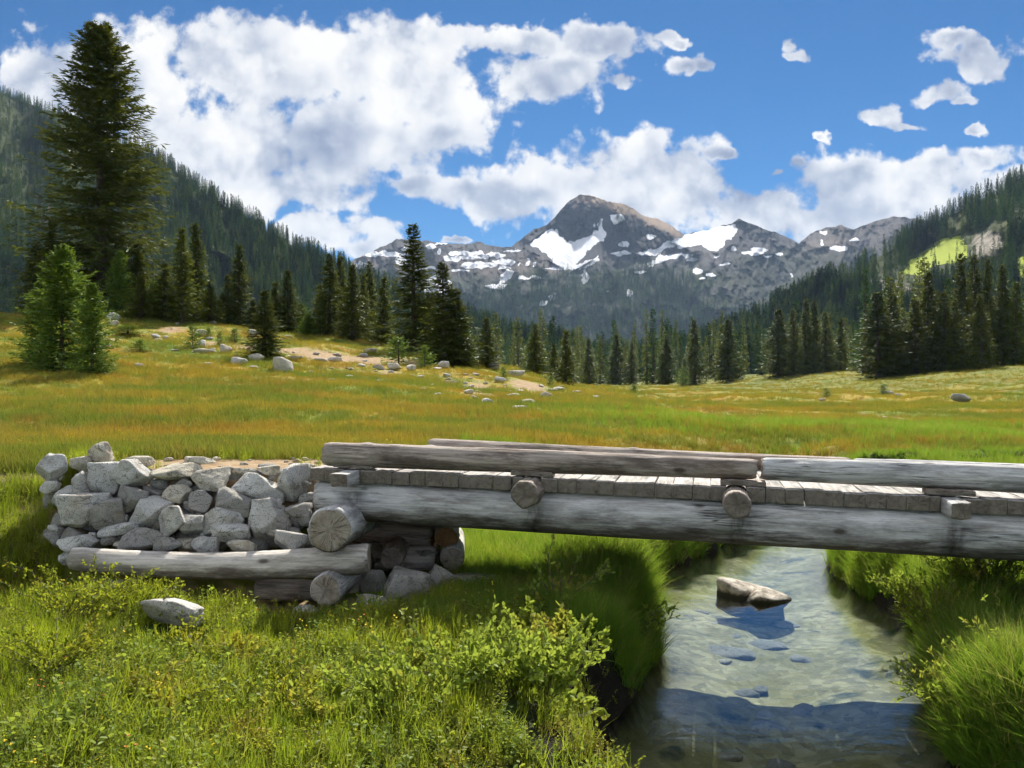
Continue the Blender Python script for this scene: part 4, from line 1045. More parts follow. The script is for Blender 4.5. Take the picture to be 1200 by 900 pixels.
for i in range(3): kind('young%d' % i, 'needle_y', seed=30+i, h=6, rb=1.45, levels=40, nb=15, tw=20, droop=.15, ragged=.32, lw=.075, prof=.62, up=.6, clear=.0)
for i in range(3): kind('scrub%d' % i, 'needle_y', seed=40+i, h=2.5, rb=.95, levels=16, nb=10, tw=9, droop=.05, ragged=.3, lw=.08, prof=.5, up=.7, clear=.0)
for i in range(6): kind('belt%d' % i, 'far' if i % 2 else 'needle', seed=50+i, h=18, rb=1.9+.25*(i % 3), levels=30, nb=8, tw=5, droop=.35, ragged=.22, lw=.34, prof=.72)

def tree(kd, px, top, base, label, D=None, rad=None, group=None, name='fir_tree', d0=18, d1=98, cat='tree', split=True):
    if D is None: D = ground_at(px, base, d0, d1)
    x = (px-CX)/F*D; gz = float(ground_z(x, D)); zt = EYE+(HY-top)/F*D
    crown, trunk, h0, whole = KINDS[kd]; s = (zt-gz)/h0
    sx = s
    if rad:   # visible half width in px at the foot
        bb = KW[kd]
        sx = rad/F*D/bb
    rz = random.uniform(0, 6.28)
    if split:
        root = empty(name, (x, D, gz), rz); root.scale = (sx*random.uniform(.88, 1.12), sx*random.uniform(.88, 1.12), s); root.rotation_euler = (random.uniform(-.025, .025), random.uniform(-.025, .025), rz)
        link('trunk', trunk, root); link('crown', crown, root)
    else:
        root = link(name, whole, loc=(x, D, gz)); root.rotation_euler = (0, 0, rz); root.scale = (sx, sx, s)
    tag(root, label, cat, group); return root
tree.w = {}
GK = 'firs along the grassy knoll'
tree('giant', 118, 30, 392, 'tallest giant fir with ragged dark crown at upper left', rad=70, D=82).rotation_euler = (0, 0, 1.0)
tree('young0', 72, 288, 442, 'bushy bright green young fir at far left in front of the giant', rad=42, D=38)
tree('young1', 108, 332, 455, 'smaller young fir leaning right beside the bushy bright one', rad=26, D=36)
tree('young2', 48, 330, 440, 'young fir at the left frame edge behind the bushy bright one', rad=26, D=40)
knoll = [('young2',140,293,392,14,'slim light fir in front of the giant fir\'s right side'),('spire0',165,322,390,14,'short dark fir right of the slim light one'),
 ('spire1',192,308,385,17,'pointed fir just right of the giant crown'),('young1',182,330,392,15,'bushy fir with low branches at the giant fir\'s right foot'),
 ('spire2',213,266,382,17,'orange tinted tall spire, left one of the tall pair'),('spire3',231,262,384,18,'darker tall spire, right one of the tall pair'),
 ('young0',205,345,385,15,'light bushy fir at the foot of the tall pair'),('spire4',247,330,384,14,'shorter fir right of the tall pair'),
 ('dark0',280,286,384,16,'single dark narrow spire between the tall pair and the centre group'),('spire0',268,322,382,12,'small fir hugging the left of the single dark spire'),
 ('dark1',309,340,420,17,'dark bushy fir standing forward on the knoll'),('spire1',323,330,398,13,'thin fir behind the dark bushy forward one'),
 ('dark2',337,316,400,13,'dark slim fir right of the forward bushy fir'),('young1',352,356,402,16,'light bushy fir left of the centre dark group'),
 ('spire2',375,333,403,13,'leftmost short fir of the centre dark group'),('dark0',386,297,405,16,'tall dark fir at the left of the centre group'),
 ('spire3',400,300,406,14,'tall narrow fir second in the centre group'),('dark1',413,310,406,14,'broad dark fir third in the centre group'),
 ('spire4',424,320,406,12,'thin fir fourth in the centre group'),('spire0',435,306,407,12,'tall thin fir near the right of the centre group'),
 ('spire1',449,324,408,13,'right end fir of the centre group'),('dark2',486,262,412,24,'tallest dark spire in the centre in front of the peak\'s left ridge'),
 ('spire2',504,343,415,15,'short fir filling between the two dark centre spires'),('dark0',521,307,428,22,'dark spire left of the broad fir at the knoll end'),
 ('dark1',534,338,430,22,'broad dark fir sloping down at the knoll end'),('young2',545,372,430,13,'light edged fir at the right skirt of the broad fir'),
 ('spire3',570,372,431,15,'small lone fir with a dark left side'),('spire4',627,379,439,12,'small fir on the sloping end of the knoll'),
 ('spire0',650,402,442,8,'small thin fir right of the sloping end fir'),('spire1',663,387,452,12,'light fir at the very end of the knoll'),
 ('spire2',60,258,392,18,'dark spire partly behind the left side of the giant fir'),('dark2',160,285,390,18,'dark fir tucked behind the giant fir\'s right skirt'),('dark0',42,285,400,18,'dark fir at the left frame edge'),
 ('dark1',262,345,388,12,'low dark fir between the tall pair and the single spire'),('spire3',297,352,392,12,'low fir right of the single dark spire'),('young0',362,368,405,10,'tiny light fir at the left foot of the centre group')]
for i, (kd, px, top, base, rad, lab) in enumerate(knoll): tree(kd, px, top, base, lab, rad=rad*1.15, group=GK, D=random.uniform(72, 86) if base < 412 else ground_at(px, base, 40, 86))
for (kd, px, top, base, rad, lab) in [('scrub0',226,381,408,12,'small round conifer shrub beside the white upright boulder'),('scrub1',467,395,428,18,'spreading green bush left of the tallest dark spire'),
      ('scrub2',312,392,420,24,'low dark skirt bush around the forward bushy fir'),('scrub0',164,398,430-18,14,'low bush below the light bushy fir'),('scrub1',275,385,400,9,'little bush at the foot of the single dark spire'),
      ('scrub2',258,388,404,6,'tiny bush left of the bright angular boulder'),('scrub0',498,405,432,13,'bush at the left foot of the knoll end firs'),('scrub1',244,384,396,6,'tiny bush below the tall pair'),('scrub2',150,380,392,18,'bushy scrub between the young firs and the giant'),
      ('scrub0',590,430,444,7,'tiny bush right of the small lone fir'),('scrub1',645,440,453,6,'tiny bush between the two last knoll firs'),('scrub2',742,450,460,8,'dark scrub where the meadow meets the valley forest'),
      ('scrub0',968,455,466,7,'dark low scrub in the middle of the far meadow'),('scrub1',1036,450,463,8,'scrub beside the right hand boulders'),('scrub0',800,430,447,9,'round light bush near the valley spruce')]:
    tree(kd, px, top, base, lab, rad=rad, name='conifer_shrub', cat='shrub', D=ground_at(px, base, 40, 190) if px < 700 else ground_at(px, base, 60, 200))
# firs of the valley that stand apart
GV = 'tall firs standing at the edge of the valley meadow'
val = [('dark0',815,374,452,14,240,'tall narrow fir left of the lone valley spruce'),('dark1',853,374,458,17,235,'lone broad spruce in the middle of the valley edge'),('spire0',803,420,456,8,230,'small fir beside the round light bush'),
 ('dark2',912,362,447,18,230,'tall dark fir left of the right centre clump'),('spire1',930,362,447,14,235,'second fir of the right centre clump'),('dark0',943,350,448,12,240,'tall thin fir of the right centre clump'),
 ('dark1',953,352,448,13,245,'tall fir right in the right centre clump'),('spire2',968,365,448,14,250,'shorter fir ending the right centre clump'),('spire3',985,372,447,12,255,'slim fir past the right centre clump'),
 ('dark2',1030,342,450,26,160,'broad dark fir leading the right grove'),('dark0',1046,346,449,20,165,'dark fir tight behind the leading one of the right grove'),('spire4',1060,372,448,15,170,'shorter fir third in the right grove'),
 ('dark1',1073,350,447,17,162,'fir with pointed top in the middle of the right grove'),('dark2',1087,318,447,17,168,'tall fir in the middle of the right grove'),('spire0',1097,340,447,14,172,'thin fir right of the tall grove middle'),
 ('dark0',1106,342,446,17,160,'broad fir in the right part of the grove'),('dark1',1127,296,446,17,165,'tallest spire of the right grove'),('spire1',1117,350,446,13,158,'short fir left of the tallest grove spire'),
 ('dark2',1143,298,446,16,170,'second tallest spire of the right grove'),('spire2',1150,345,443,15,155,'broad fir between the last two grove spires'),('dark0',1158,302,443,14,168,'spire at the right frame edge'),
 ('dark1',1175,310,442,18,160,'dark fir at the right end of the grove'),('spire3',1190,330,442,16,158,'last fir of the right grove'),('spire4',690,396,455,10,220,'light fir just beyond the knoll end'),
 ('dark1',722,392,456,12,250,'broad fir in the valley beyond the knoll end'),('spire0',740,400,455,10,250,'fir beside the broad one beyond the knoll end'),('dark2',780,392,455,12,250,'dark fir left of the tall narrow valley fir')]
for (kd, px, top, base, rad, D, lab) in val: tree(kd, px, top, base, lab, rad=rad, D=D, group=GV)
# belt of valley conifers: each an object, too small to show parts
rb = np.random.default_rng(77); cnt = 0; GB = 'conifers of the dark valley belt'
while cnt < 215:
    px = rb.uniform(560, 1215); D = rb.uniform(255, 430)
    if px > 1010: D = rb.uniform(172, 330)
    x = (px-CX)/F*D; gz = float(ground_z(x, D)); h = rb.uniform(13, 23)
    kd = 'belt%d' % rb.integers(0, 6); s = h/18
    o = link('belt_fir', KINDS[kd][3], loc=(x, D, gz-.3)); o.rotation_euler = (0, 0, rb.uniform(0, 6.28)); w_ = rb.uniform(.7, 1.35); o.scale = (s*w_, s*w_*rb.uniform(.85, 1.15), s); o.rotation_euler.x = rb.uniform(-.03, .03)
    tag(o, 'dark green conifer in the dense belt along the far edge of the meadow', 'tree', GB); cnt += 1

# ------------------------------------------------------------------ mountains and forested hills
def relief(name, px0, px1, crest, base, D0, theta, rows, step, mats, seed, jag=2.5, gull=.35, back=1.0, smooth=9, rsc=16., ramp_=.012, calm=None):
    """a slope climbing from distance D0; THETA(px,py) its steepness; CREST(px) its skyline"""
    px = np.arange(px0, px1+step, step); nc = len(px)
    cy = crest(px)+jag*fbm(px/14., px*0+seed, o=4, seed=seed, gain=.6)
    by = base(px)
    t = np.linspace(0, 1, rows)[:, None]
    PY = by[None]+(cy-by)[None]*t; PX = np.repeat(px[None], rows, 0)
    D = np.zeros_like(PY); D[0] = D0(px) if callable(D0) else D0
    for i in range(1, rows):
        th = theta(PX[i], PY[i])
        th = th+gull*(fbm(PX[i]/28., PY[i]/60., o=4, seed=seed+30, gain=.6))*18+gull*10*fbm(PX[i]/9., PY[i]/30., o=3, seed=seed+40)
        th = np.radians(np.clip(th, 9, 68))
        # climb by one row along the ray:  z rises with tan(th) against distance
        e0 = (HY-PY[i-1])/F; e1 = (HY-PY[i])/F
        # z = D*e ; z1-z0 = tan(th)*(D1-D0)  ->  D1 = D0*(tan-e0)/(tan-e1)
        tn = np.maximum(np.tan(th), e1+.06)
        D[i] = D[i-1]*(tn-e0)/(tn-e1)
    def blur(A, sg):
        k_ = np.exp(-.5*(np.arange(-3*sg, 3*sg+1)/sg)**2); k_ /= k_.sum(); pad_ = np.pad(A, ((0, 0), (3*sg, 3*sg)), mode='edge')
        return np.stack([np.convolve(rw, k_, 'valid') for rw in pad_])
    D = blur(D, max(3, int(smooth/step)))
    rid = 1-2*np.abs(fbm(PX/rsc, PY/(rsc*1.5), o=5, seed=seed+60, gain=.55))
    if calm is not None: rid = rid*(1-calm(PX, PY))
    D = D*(1-ramp_*rid*sst(0, .15, t))
    x = (PX-CX)/F*D; z = EYE+(HY-PY)/F*D
    V = np.stack([x, D, z], -1)
    crow = V[-1].copy(); rowsb = []
    for j in range(1, 8):
        q = crow.copy(); q[:, 1] += j*60*back; q[:, 0] *= q[:, 1]/crow[:, 1]; q[:, 2] = crow[:, 2]*(1-.10*j)-3*j+8*fbm(px/20., px*0+j, seed=seed+j); rowsb.append(q)
    V = np.concatenate([V, np.stack(rowsb)])
    me = mesh_np(name, V, grid_quads(V.shape[0], nc)[:, ::-1], mats=mats, smooth=True)
    pad = lambda A: np.concatenate([A, np.repeat(A[-1:], 7, 0)])
    return me, pad(PX), pad(PY), V, rows
def inpoly(px, py, poly):
    poly = np.array(poly, float); inside = np.zeros(px.shape, bool); j = len(poly)-1
    for i in range(len(poly)):
        xi, yi = poly[i]; xj, yj = poly[j]
        c = ((yi > py) != (yj > py)) & (px < (xj-xi)*(py-yi)/(yj-yi+1e-9)+xi); inside ^= c; j = i
    return inside.astype(float)
def IP(xs, ys): return lambda p: np.interp(p, xs, ys)
# --- main range
crest = IP([330,380,415,432,452,465,480,500,520,545,562,585,600,610,625,642,655,668,680,695,715,735,760,780,803,815,830,845,858,866,880,900,920,936,950,968,985,1000,1030,1050,1080,1120,1200,1300],
           [335,318,303,297,289,280,279,283,284,287,285,289,288,281,270,262,249,235,228,230,235,242,254,261,274,271,269,264,261,257,263,270,277,286,274,266,264,268,258,254,258,262,268,276])
def th_m(px, py):
    top = crest(px)
    th = np.full(px.shape, 27.)
    cl = np.exp(-((px-690)/75)**2)*sst(292, 270, py+(px-680)*-.22)          # the peak's cliffs
    th = th+30*cl
    brown = sst(14, 4, (py-top))*sst(672, 690, px)*sst(805, 780, px)         # the sunlit shoulder to the right of the summit
    th = th-26*brown
    th = th-6*sst(300, 285, py)*sst(600, 570, px)                            # left bench
    th = th+14*np.exp(-((px-872)/32)**2)*sst(285, 268, py)
    sf = inpoly(px, py, [(618,287),(650,264),(668,284),(700,266),(706,252),(714,280),(700,298),(668,316),(640,300)])
    sf = np.maximum(sf, inpoly(px, py, [(790,282),(820,268),(868,262),(864,280),(840,296),(815,290)]))
    return th*(1-sf)+24*sf
me, PX, PY, V, rows = relief('mountain', 330, 1300, crest, IP([330, 1300], [452, 452]), 1900., th_m, 260, 1.0, [M['mountain']], 3, jag=1.3, gull=.30, back=4, smooth=8, rsc=26., ramp_=.012, calm=lambda a, b: np.maximum(.9*inpoly(a, b, [(612,290),(650,262),(668,284),(700,266),(706,250),(718,280),(704,300),(668,320),(636,302)]), .9*inpoly(a, b, [(785,284),(820,266),(870,260),(866,282),(840,298),(815,292)])))
wx = PX+2.2*fbm(PX/6., PY/6., o=3, seed=91); wy = PY+1.4*fbm(PX/6.+30, PY/5., o=3, seed=92)
snow = np.zeros_like(PX)
def Z2(pts): return [(400+a/3, 150+b/3) for a, b in pts]
def Z3(pts): return [(800+a/3, 150+b/3) for a, b in pts]
polys = [Z2([(662,408),(700,378),(748,352),(768,380),(800,402),(860,385),(900,357),(908,318),(918,322),(916,348),(936,372),(915,395),(872,430),(820,480),(800,494),(750,486),(738,470),(722,440),(690,425)]),
 Z2([(820,480),(880,462),(912,450),(885,480),(830,500),(760,500),(700,496),(760,488)]), Z2([(1036,440),(1120,420),(1150,395),(1215,380),(1215,400),(1130,430),(1090,448),(1050,450)]),
 Z2([(1075,478),(1110,452),(1200,436),(1205,450),(1120,470),(1100,490),(1080,492)]), Z2([(945,305),(985,303),(998,320),(965,338),(945,325)]),
 Z3([(-20,385),(60,365),(125,345),(185,338),(197,355),(180,385),(150,400),(120,435),(95,432),(60,410),(-20,425)]),
 Z2([(545,545),(560,520),(590,500),(608,505),(600,525),(560,545)]), Z2([(505,560),(550,545),(592,552),(580,562),(520,566)]), Z2([(1040,448),(1060,436),(1130,440),(1090,450)])]
for p in polys: snow = np.maximum(snow, inpoly(wx, wy, p))
ell = [Z2([a])[0]+(w/3, h/3) for (a, w, h) in [((210,465),24,17),((310,415),22,9),((440,441),60,8),((540,447),42,8),((480,482),62,11),((575,470),36,12),((640,528),26,6),((150,442),70,9),((75,480),20,10),((335,560),45,40),((390,460),26,10),((460,456),60,5),
   ((855,522),11,24),((1015,582),9,13),((685,525),18,6),((990,407),22,11),((980,440),34,8),((1090,382),12,6),((570,492),22,6),((652,470),4,12),((675,480),4,10),((625,478),3,9),((708,615),14,9),((738,597),6,10),((900,395),20,8),((888,342),4,8),((1055,508),20,5),((935,575),10,5),((345,435),8,12),((355,405),26,6),((600,432),30,3),((420,500),34,4),((300,490),30,6),((250,440),22,6),((220,425),14,5)]]
ell += [Z3([a])[0]+(w/3, h/3) for (a, w, h) in [((270,427),34,8),((545,424),32,9),((245,440),34,6),((50,502),17,9),((100,515),18,4),((145,478),18,4),((605,394),10,8),((497,368),9,7),((380,520),6,9),((65,525),14,5),((180,425),10,7),((340,442),14,4),((15,450),16,7),((120,452),12,4),((30,462),20,4),((490,405),8,10),((300,452),18,4)]]
for (cx_, cy_, a, b) in ell:
    dd = ((wx-cx_)/a)**2+((wy-cy_)/b)**2; snow = np.maximum(snow, sst(1.5, .7, dd))
wide = sst(296, 284, PY)*sst(560, 480, PX)*(fbm(PX/14., PY/3.2, o=3, seed=95) > .48)*.55
snow = np.maximum(snow, wide*sst(1.0, 4., PY-crest(PX)))
top = crest(PX)
cliff = np.clip(np.exp(-((PX-690)/70)**2)*sst(300, 275, PY-(PX-690)*.25)*1.6, 0, 1)
cliff = np.maximum(cliff, np.exp(-((PX-872)/28)**2)*sst(282, 266, PY)); cliff = np.maximum(cliff, .5*np.exp(-((PX-480)/50)**2)*sst(300, 283, PY))
brown = sst(16, 5, PY-top-4*fbm(PX/8., PY/8., seed=5))*sst(668, 690, PX)*sst(812, 785, PX); brown = np.maximum(brown, .25*sst(290, 310, PY)*sst(335, 318, PY)*sst(700, 650, PX)); brown = np.maximum(brown, .15*sst(925, 960, PX))
cliff = cliff*(1-brown)
green = sst(308, 330, PY+8*fbm(PX/30., PY/20., seed=6)); green = np.maximum(green, .8*sst(285, 305, PY)*sst(840, 880, PX))
attr(me, 'snow', snow.ravel()); attr(me, 'cliff', cliff.ravel()); attr(me, 'brown', brown.ravel()); attr(me, 'green', green.ravel())
o = link('mountain', me); tag(o, 'snow patched granite peak with ridges either side', None, None, 'structure')
MT = (PX, PY, V, rows)
# --- left hill
crestL = IP([-250,-100,30,100,150,175,200,240,280,320,350,380,400,440,500,560,620,700,760], [40,80,118,150,172,182,195,226,250,276,292,304,316,334,362,380,396,418,440])
me, PX, PY, V, rows = relief('hillside', -250, 760, crestL, IP([-250, 760], [456, 452]), IP([-250, 300, 760], [380., 470., 620.]), lambda px, py: np.full(px.shape, 27.)-8*sst(400, 600, px), 150, 4.0, [M['hill']], 8, jag=2., gull=.4, back=3, smooth=24, rsc=60., ramp_=.03)
attr(me, 'meadow', (.40*np.exp(-((PX-50)/30)**2-((PY-205)/40)**2)).ravel()); attr(me, 'talus', (.75*np.exp(-((PX-290)/10)**2-((PY-318)/9)**2)+.7*np.exp(-((PX-50)/22)**2-((PY-250)/40)**2)).ravel())
link('hillside', me); tag(bpy.data.objects['hillside'], 'steep forested hillside falling from upper left', None, None, 'structure'); HL = (PX, PY, V, rows)
# --- right hill
crestR = IP([680,740,800,840,880,920,960,1000,1040,1060,1080,1100,1130,1170,1230,1330,1500], [450,438,414,400,380,361,341,320,297,284,270,258,243,224,198,150,80])
me, PX, PY, V, rows = relief('hillside', 680, 1500, crestR, IP([680, 1500], [452, 446]), IP([680, 1000, 1500], [700., 500., 380.]), lambda px, py: np.full(px.shape, 27.)-6*sst(1000, 800, px)-9*inpoly(px, py, [(1040,336),(1062,306),(1100,282),(1135,270),(1142,300),(1100,326)]), 150, 3.5, [M['hill']], 15, jag=2., gull=.4, back=3, smooth=20, rsc=50., ramp_=.03)
mw = inpoly(PX+3*fbm(PX/9., PY/9., seed=3), PY+2*fbm(PX/9., PY/9., seed=4), [(1054,322),(1068,306),(1090,290),(1100,282),(1128,275),(1137,298),(1122,306),(1098,312),(1080,322)])
mw = np.maximum(mw, inpoly(PX, PY, [(972,392),(985,378),(992,384),(978,394)])); mw = np.maximum(mw, inpoly(PX, PY, [(1160,320),(1200,300),(1240,330),(1170,350)])); mw = np.maximum(mw, inpoly(PX, PY, [(955,366),(968,356),(972,366),(960,374)])*.8)
attr(me, 'meadow', mw.ravel()); attr(me, 'talus', (.95*np.exp(-((PX-1158)/24)**2-((PY-296)/32)**2)+.75*np.exp(-((PX-1092)/8)**2-((PY-275)/8)**2)+.6*np.exp(-((PX-1060)/30)**2-((PY-345)/12)**2)+.55*np.exp(-((PX-1020)/50)**2-((PY-330)/20)**2)).ravel())
link('hillside', me); tag(bpy.data.objects['hillside.001'], 'forested hillside with bright meadow patch rising at right', None, None, 'structure'); HR = (PX, PY, V, rows)

# --- the forests on them (nobody could count them)
for i in range(7):
    rf = np.random.default_rng(200+i)
    (V_, Q_), _t = conifer(200+i, 1., .115+.02*(i % 3), 13, 6, 3, .35, .25, .0, .04, .75)
    lib('lib_far', 'far_conifer_%d' % i, mesh_np('far_conifer', V_, Q_, mats=[M['far']]))
    (V_, Q_), _t = conifer(300+i, 1., .12+.02*(i % 3), 24, 8, 5, .35, .25, .0, .022, .75)
    lib('lib_midfar', 'mid_conifer_%d' % i, mesh_np('mid_conifer', V_, Q_, mats=[M['far']]))
def sample_on(H_, n, dens, seed, crest_extra=0):
    PX, PY, V, rows = H_; rg = np.random.default_rng(seed); nc = PX.shape[1]
    fi = rg.uniform(0, rows-1.001, n); fj = rg.uniform(0, nc-1.001, n)
    if crest_extra: fi[:crest_extra] = rows-1.001-rg.exponential(1.0, crest_extra).clip(0, 8)
    i = fi.astype(int); j = fj.astype(int); a = (fi-i)[:, None]; b = (fj-j)[:, None]
    P = (V[i, j]*(1-b)+V[i, j+1]*b)*(1-a)+(V[i+1, j]*(1-b)+V[i+1, j+1]*b)*a
    px = PX[i, j]; py = PY[i, j]; keep = rg.uniform(0, 1, n) < dens(px, py)
    return P[keep], px[keep], py[keep], rg
dl = lambda px, py: np.clip(.95+.6*fbm(px/30., py/25., o=3, seed=41)-.5*np.exp(-((px-290)/9)**2-((py-318)/8)**2)-.35*np.exp(-((px-50)/22)**2-((py-235)/50)**2), .05, 1)
P, px, py, rg_ = sample_on(HL, 25000, dl, 1, 1500)
h = rg_.uniform(7, 14.5, len(P)); P[:, 2] -= .5
scatter('left_hill_forest', P, 'lib_midfar', h, 'dense dark green conifer forest covering the left hillside', 21, .02)
dr = lambda px, py: np.clip(.80+.8*fbm(px/26., py/22., o=3, seed=43)-1.6*inpoly(px, py, [(1040,340),(1062,308),(1094,286),(1130,270),(1146,300),(1134,322),(1100,334)])-1.1*inpoly(px, py, [(1138,270),(1180,262),(1180,330),(1140,330)])-.7*inpoly(px, py, [(1000,345),(1060,330),(1100,345),(1060,362),(1010,362)])-.6*np.exp(-((px-1152)/16)**2-((py-292)/22)**2)-.4*np.exp(-((px-1050)/50)**2-((py-330)/18)**2), .03, 1)
P, px, py, rg_ = sample_on(HR, 26000, dr, 2, 1500)
h = rg_.uniform(8, 18, len(P)); P[:, 2] -= .5
scatter('right_hill_forest', P, 'lib_midfar', h, 'conifer forest climbing the right hillside', 22, .02)
fl = IP([330,450,520,560,600,640,700,760,800,850,900,1000,1300], [330,345,350,338,328,318,312,312,322,345,370,400,430])
dm = lambda px, py: np.clip(sst(-6, 14, py-fl(px)+8*fbm(px/20., py/14., seed=7))*(.62+.5*fbm(px/18., py/12., o=3, seed=45)), 0, 1)
P, px, py, rg_ = sample_on(MT, 60000, dm, 3)
h = rg_.uniform(12, 26, len(P)); P[:, 2] -= .5
scatter('mountain_forest', P, 'lib_far', h, 'dark forest on the lower slopes of the snowy mountain', 23, .02)
n = 3800; rg_ = np.random.default_rng(4); D = rg_.uniform(400, 900, n); px = rg_.uniform(480, 1230, n); x = (px-CX)/F*D
P = np.stack([x, D, ground_z(x, D)-.3], 1)
scatter('valley_forest', P, 'lib_midfar', rg_.uniform(12, 24, n), 'dense forest filling the valley floor under the mountain', 24, .02)

# ------------------------------------------------------------------ sky, sun, air
EXPO = .78; EXPF = 2**EXPO
SUN_EL = R(42.5); SUN_AZ = R(11)          # behind the bridge, slightly right (azimuth from +Y towards +X)
world = bpy.data.worlds.new('World'); sc.world = world; world.use_nodes = True
class WT(NT):
    def __init__(s, w): s.t = w.node_tree; s.t.nodes.clear(); s.out = s.t.nodes.new('ShaderNodeOutputWorld')
k = WT(world)
sky = k.n('ShaderNodeTexSky', sky_type='NISHITA'); sky.sun_disc = False; sky.sun_elevation = SUN_EL; sky.sun_rotation = SUN_AZ
sky.altitude = 2000; sky.air_density = 1.0; sky.dust_density = .3; sky.ozone_density = 2.5
dirn = k.n('ShaderNodeTexCoord').outputs['Generated']
sp = k.n('ShaderNodeSeparateXYZ', i={0: dirn})
yy = k.math('MAXIMUM', sp.outputs[1], .05)
uu = k.math('DIVIDE', sp.outputs[0], yy); vv = k.math('DIVIDE', sp.outputs[2], yy)
uv = k.n('ShaderNodeCombineXYZ', i={0: uu, 1: vv, 2: 0.}).outputs[0]
def vadd(a, b): return k.n('ShaderNodeVectorMath', op='ADD', i={0: a, 1: b}).outputs[0]
def n2(vec, scale, detail, rough):
    return k.n('ShaderNodeTexNoise', noise_dimensions='2D', i={'Vector': vec, 'Scale': scale, 'Detail': detail, 'Roughness': rough})
wn = n2(uv, 15., 4., .6)
wv = k.n('ShaderNodeVectorMath', op='MULTIPLY', i={0: k.n('ShaderNodeVectorMath', op='SUBTRACT', i={0: wn.outputs['Color'], 1: (.5, .5, .5)}).outputs[0], 1: (.075, .055, 0)}).outputs[0]
q = vadd(uv, wv); half = k.n('ShaderNodeVectorMath', op='MULTIPLY_ADD', i={0: wv, 1: (.35, .35, 0), 2: uv}).outputs[0]
half2 = k.n('ShaderNodeVectorMath', op='MULTIPLY_ADD', i={0: wv, 1: (.7, .6, 0), 2: uv}).outputs[0]
CL = [(60,90,60,50),(150,100,130,62),(300,75,170,58),(420,70,130,48),(250,175,150,52),(400,165,150,58),(520,150,80,42),(330,225,100,26),(480,105,80,50),(600,48,110,18),(655,85,66,32),(700,52,60,22),(20,160,90,60),
 (630,98,40,22),(720,98,18,9),(800,74,22,10),(822,70,18,10),(782,42,16,9),(795,48,12,6),(925,52,12,10),(938,62,16,10),(926,64,10,7),(1022,138,16,8),(1044,134,18,11),(1060,146,18,6),(1092,116,18,8),(1118,110,22,12),(1138,121,16,7),(850,182,10,6),(905,205,12,6),(1148,150,12,6),(962,160,8,5),(1140,62,52,24),(1110,45,30,14),(1155,185,40,14),(690,222,90,34),(760,190,80,36),(620,222,80,34),(560,230,70,26),(485,222,34,15),(740,245,120,26),(840,180,26,10),(800,215,50,24),
 (1000,208,82,28),(1085,215,75,28),(930,196,14,9),(1040,250,150,32),(930,250,110,22),(865,245,60,18),(380,272,62,20),(430,290,44,14),(350,262,26,13),(530,280,18,4),(1200,240,80,40),(880,265,60,15)]
dmin = None
for (cx_, cy_, rx, ry) in CL:
    c = ((cx_-CX)/F, (HY-cy_)/F); s_ = (F/rx, F/ry, 0)
    nd = k.n('ShaderNodeVectorMath', op='MULTIPLY_ADD', i={0: q if rx > 45 else half2, 1: s_, 2: (-c[0]*s_[0], -c[1]*s_[1], 0)}).outputs[0]
    l = k.n('ShaderNodeVectorMath', op='LENGTH', i={0: nd}).outputs['Value']
    dmin = l if dmin is None else k.n('ShaderNodeMath', op='SMOOTH_MIN', i={0: dmin, 1: l, 2: .25}).outputs[0]
dens = k.math('SUBTRACT', 1.52, dmin)
def puff(vec): return k.n('ShaderNodeTexVoronoi', voronoi_dimensions='2D', feature='SMOOTH_F1', i={'Vector': vec, 'Scale': 17., 'Detail': 2., 'Roughness': .6, 'Smoothness': .55, 'Randomness': 1.}).outputs['Distance']
pf = puff(half); fine = n2(uv, 46., 5., .62).outputs[0]
tex = k.math('ADD', k.math('MULTIPLY', k.math('SUBTRACT', .42, pf), .75), k.math('MULTIPLY', k.math('SUBTRACT', fine, .5), .9))
d2 = k.math('ADD', dens, tex)
mask_f = k.n('ShaderNodeMapRange', interpolation_type='SMOOTHSTEP', i={0: d2, 1: .0, 2: .50}).outputs[0]
gen = k.noise(k.mapped(dirn, (2.5, 2.5, 5)), 1.0, 3, .6)
mask_g = k.rng(gen, .44, .56)
front = k.rng(sp.outputs[1], .30, .55); lowv = k.rng(vv, .44, .52, 1, 0)
fr = k.math('MULTIPLY', front, lowv)
mask = k.math('ADD', k.math('MULTIPLY', mask_f, fr), k.math('MULTIPLY', mask_g, k.math('SUBTRACT', 1., fr)))
big = n2(vadd(uv, (3.1, 1.7, 0)), 7., 4., .55).outputs[0]
big2 = n2(vadd(uv, (3.112, 1.74, 0)), 7., 3., .55).outputs[0]
thick = k.rng(d2, .25, 1.1)
grey = k.math('MULTIPLY', k.n('ShaderNodeMapRange', interpolation_type='SMOOTHSTEP', i={0: big, 1: .42, 2: .60}).outputs[0], thick)
lum = k.math('ADD', .93, k.math('MULTIPLY', k.math('SUBTRACT', big, big2), 1.6))
lum = k.math('ADD', lum, k.math('MULTIPLY', k.math('SUBTRACT', .40, pf), .35))
lum = k.math('ADD', lum, k.math('MULTIPLY', k.math('SUBTRACT', fine, .5), .35))
lum = k.math('SUBTRACT', lum, k.math('MULTIPLY', grey, .42))
ccol = k.ramp(lum, [(.30, (.30, .36, .50)), (.55, (.52, .57, .68)), (.75, (.82, .84, .88)), (.95, (1.0, .985, .96))])
WS = .07
cc = k.n('ShaderNodeVectorMath', op='SCALE', i={0: ccol, 3: 1.02/WS/EXPF}).outputs[0]
skyc = k.mix(1.0, sky.outputs[0], (.15, .45, .68), 'MULTIPLY')
rear_fill = k.n('ShaderNodeMapRange', i={0: sp.outputs[1], 1: .3, 2: -.4, 3: 1., 4: 1.3}).outputs[0]   # unseen clouds behind the camera, brightened as added fill light
cc = k.n('ShaderNodeVectorMath', op='SCALE', i={0: cc, 3: rear_fill}).outputs[0]
fin = k.mix(mask, skyc, cc)
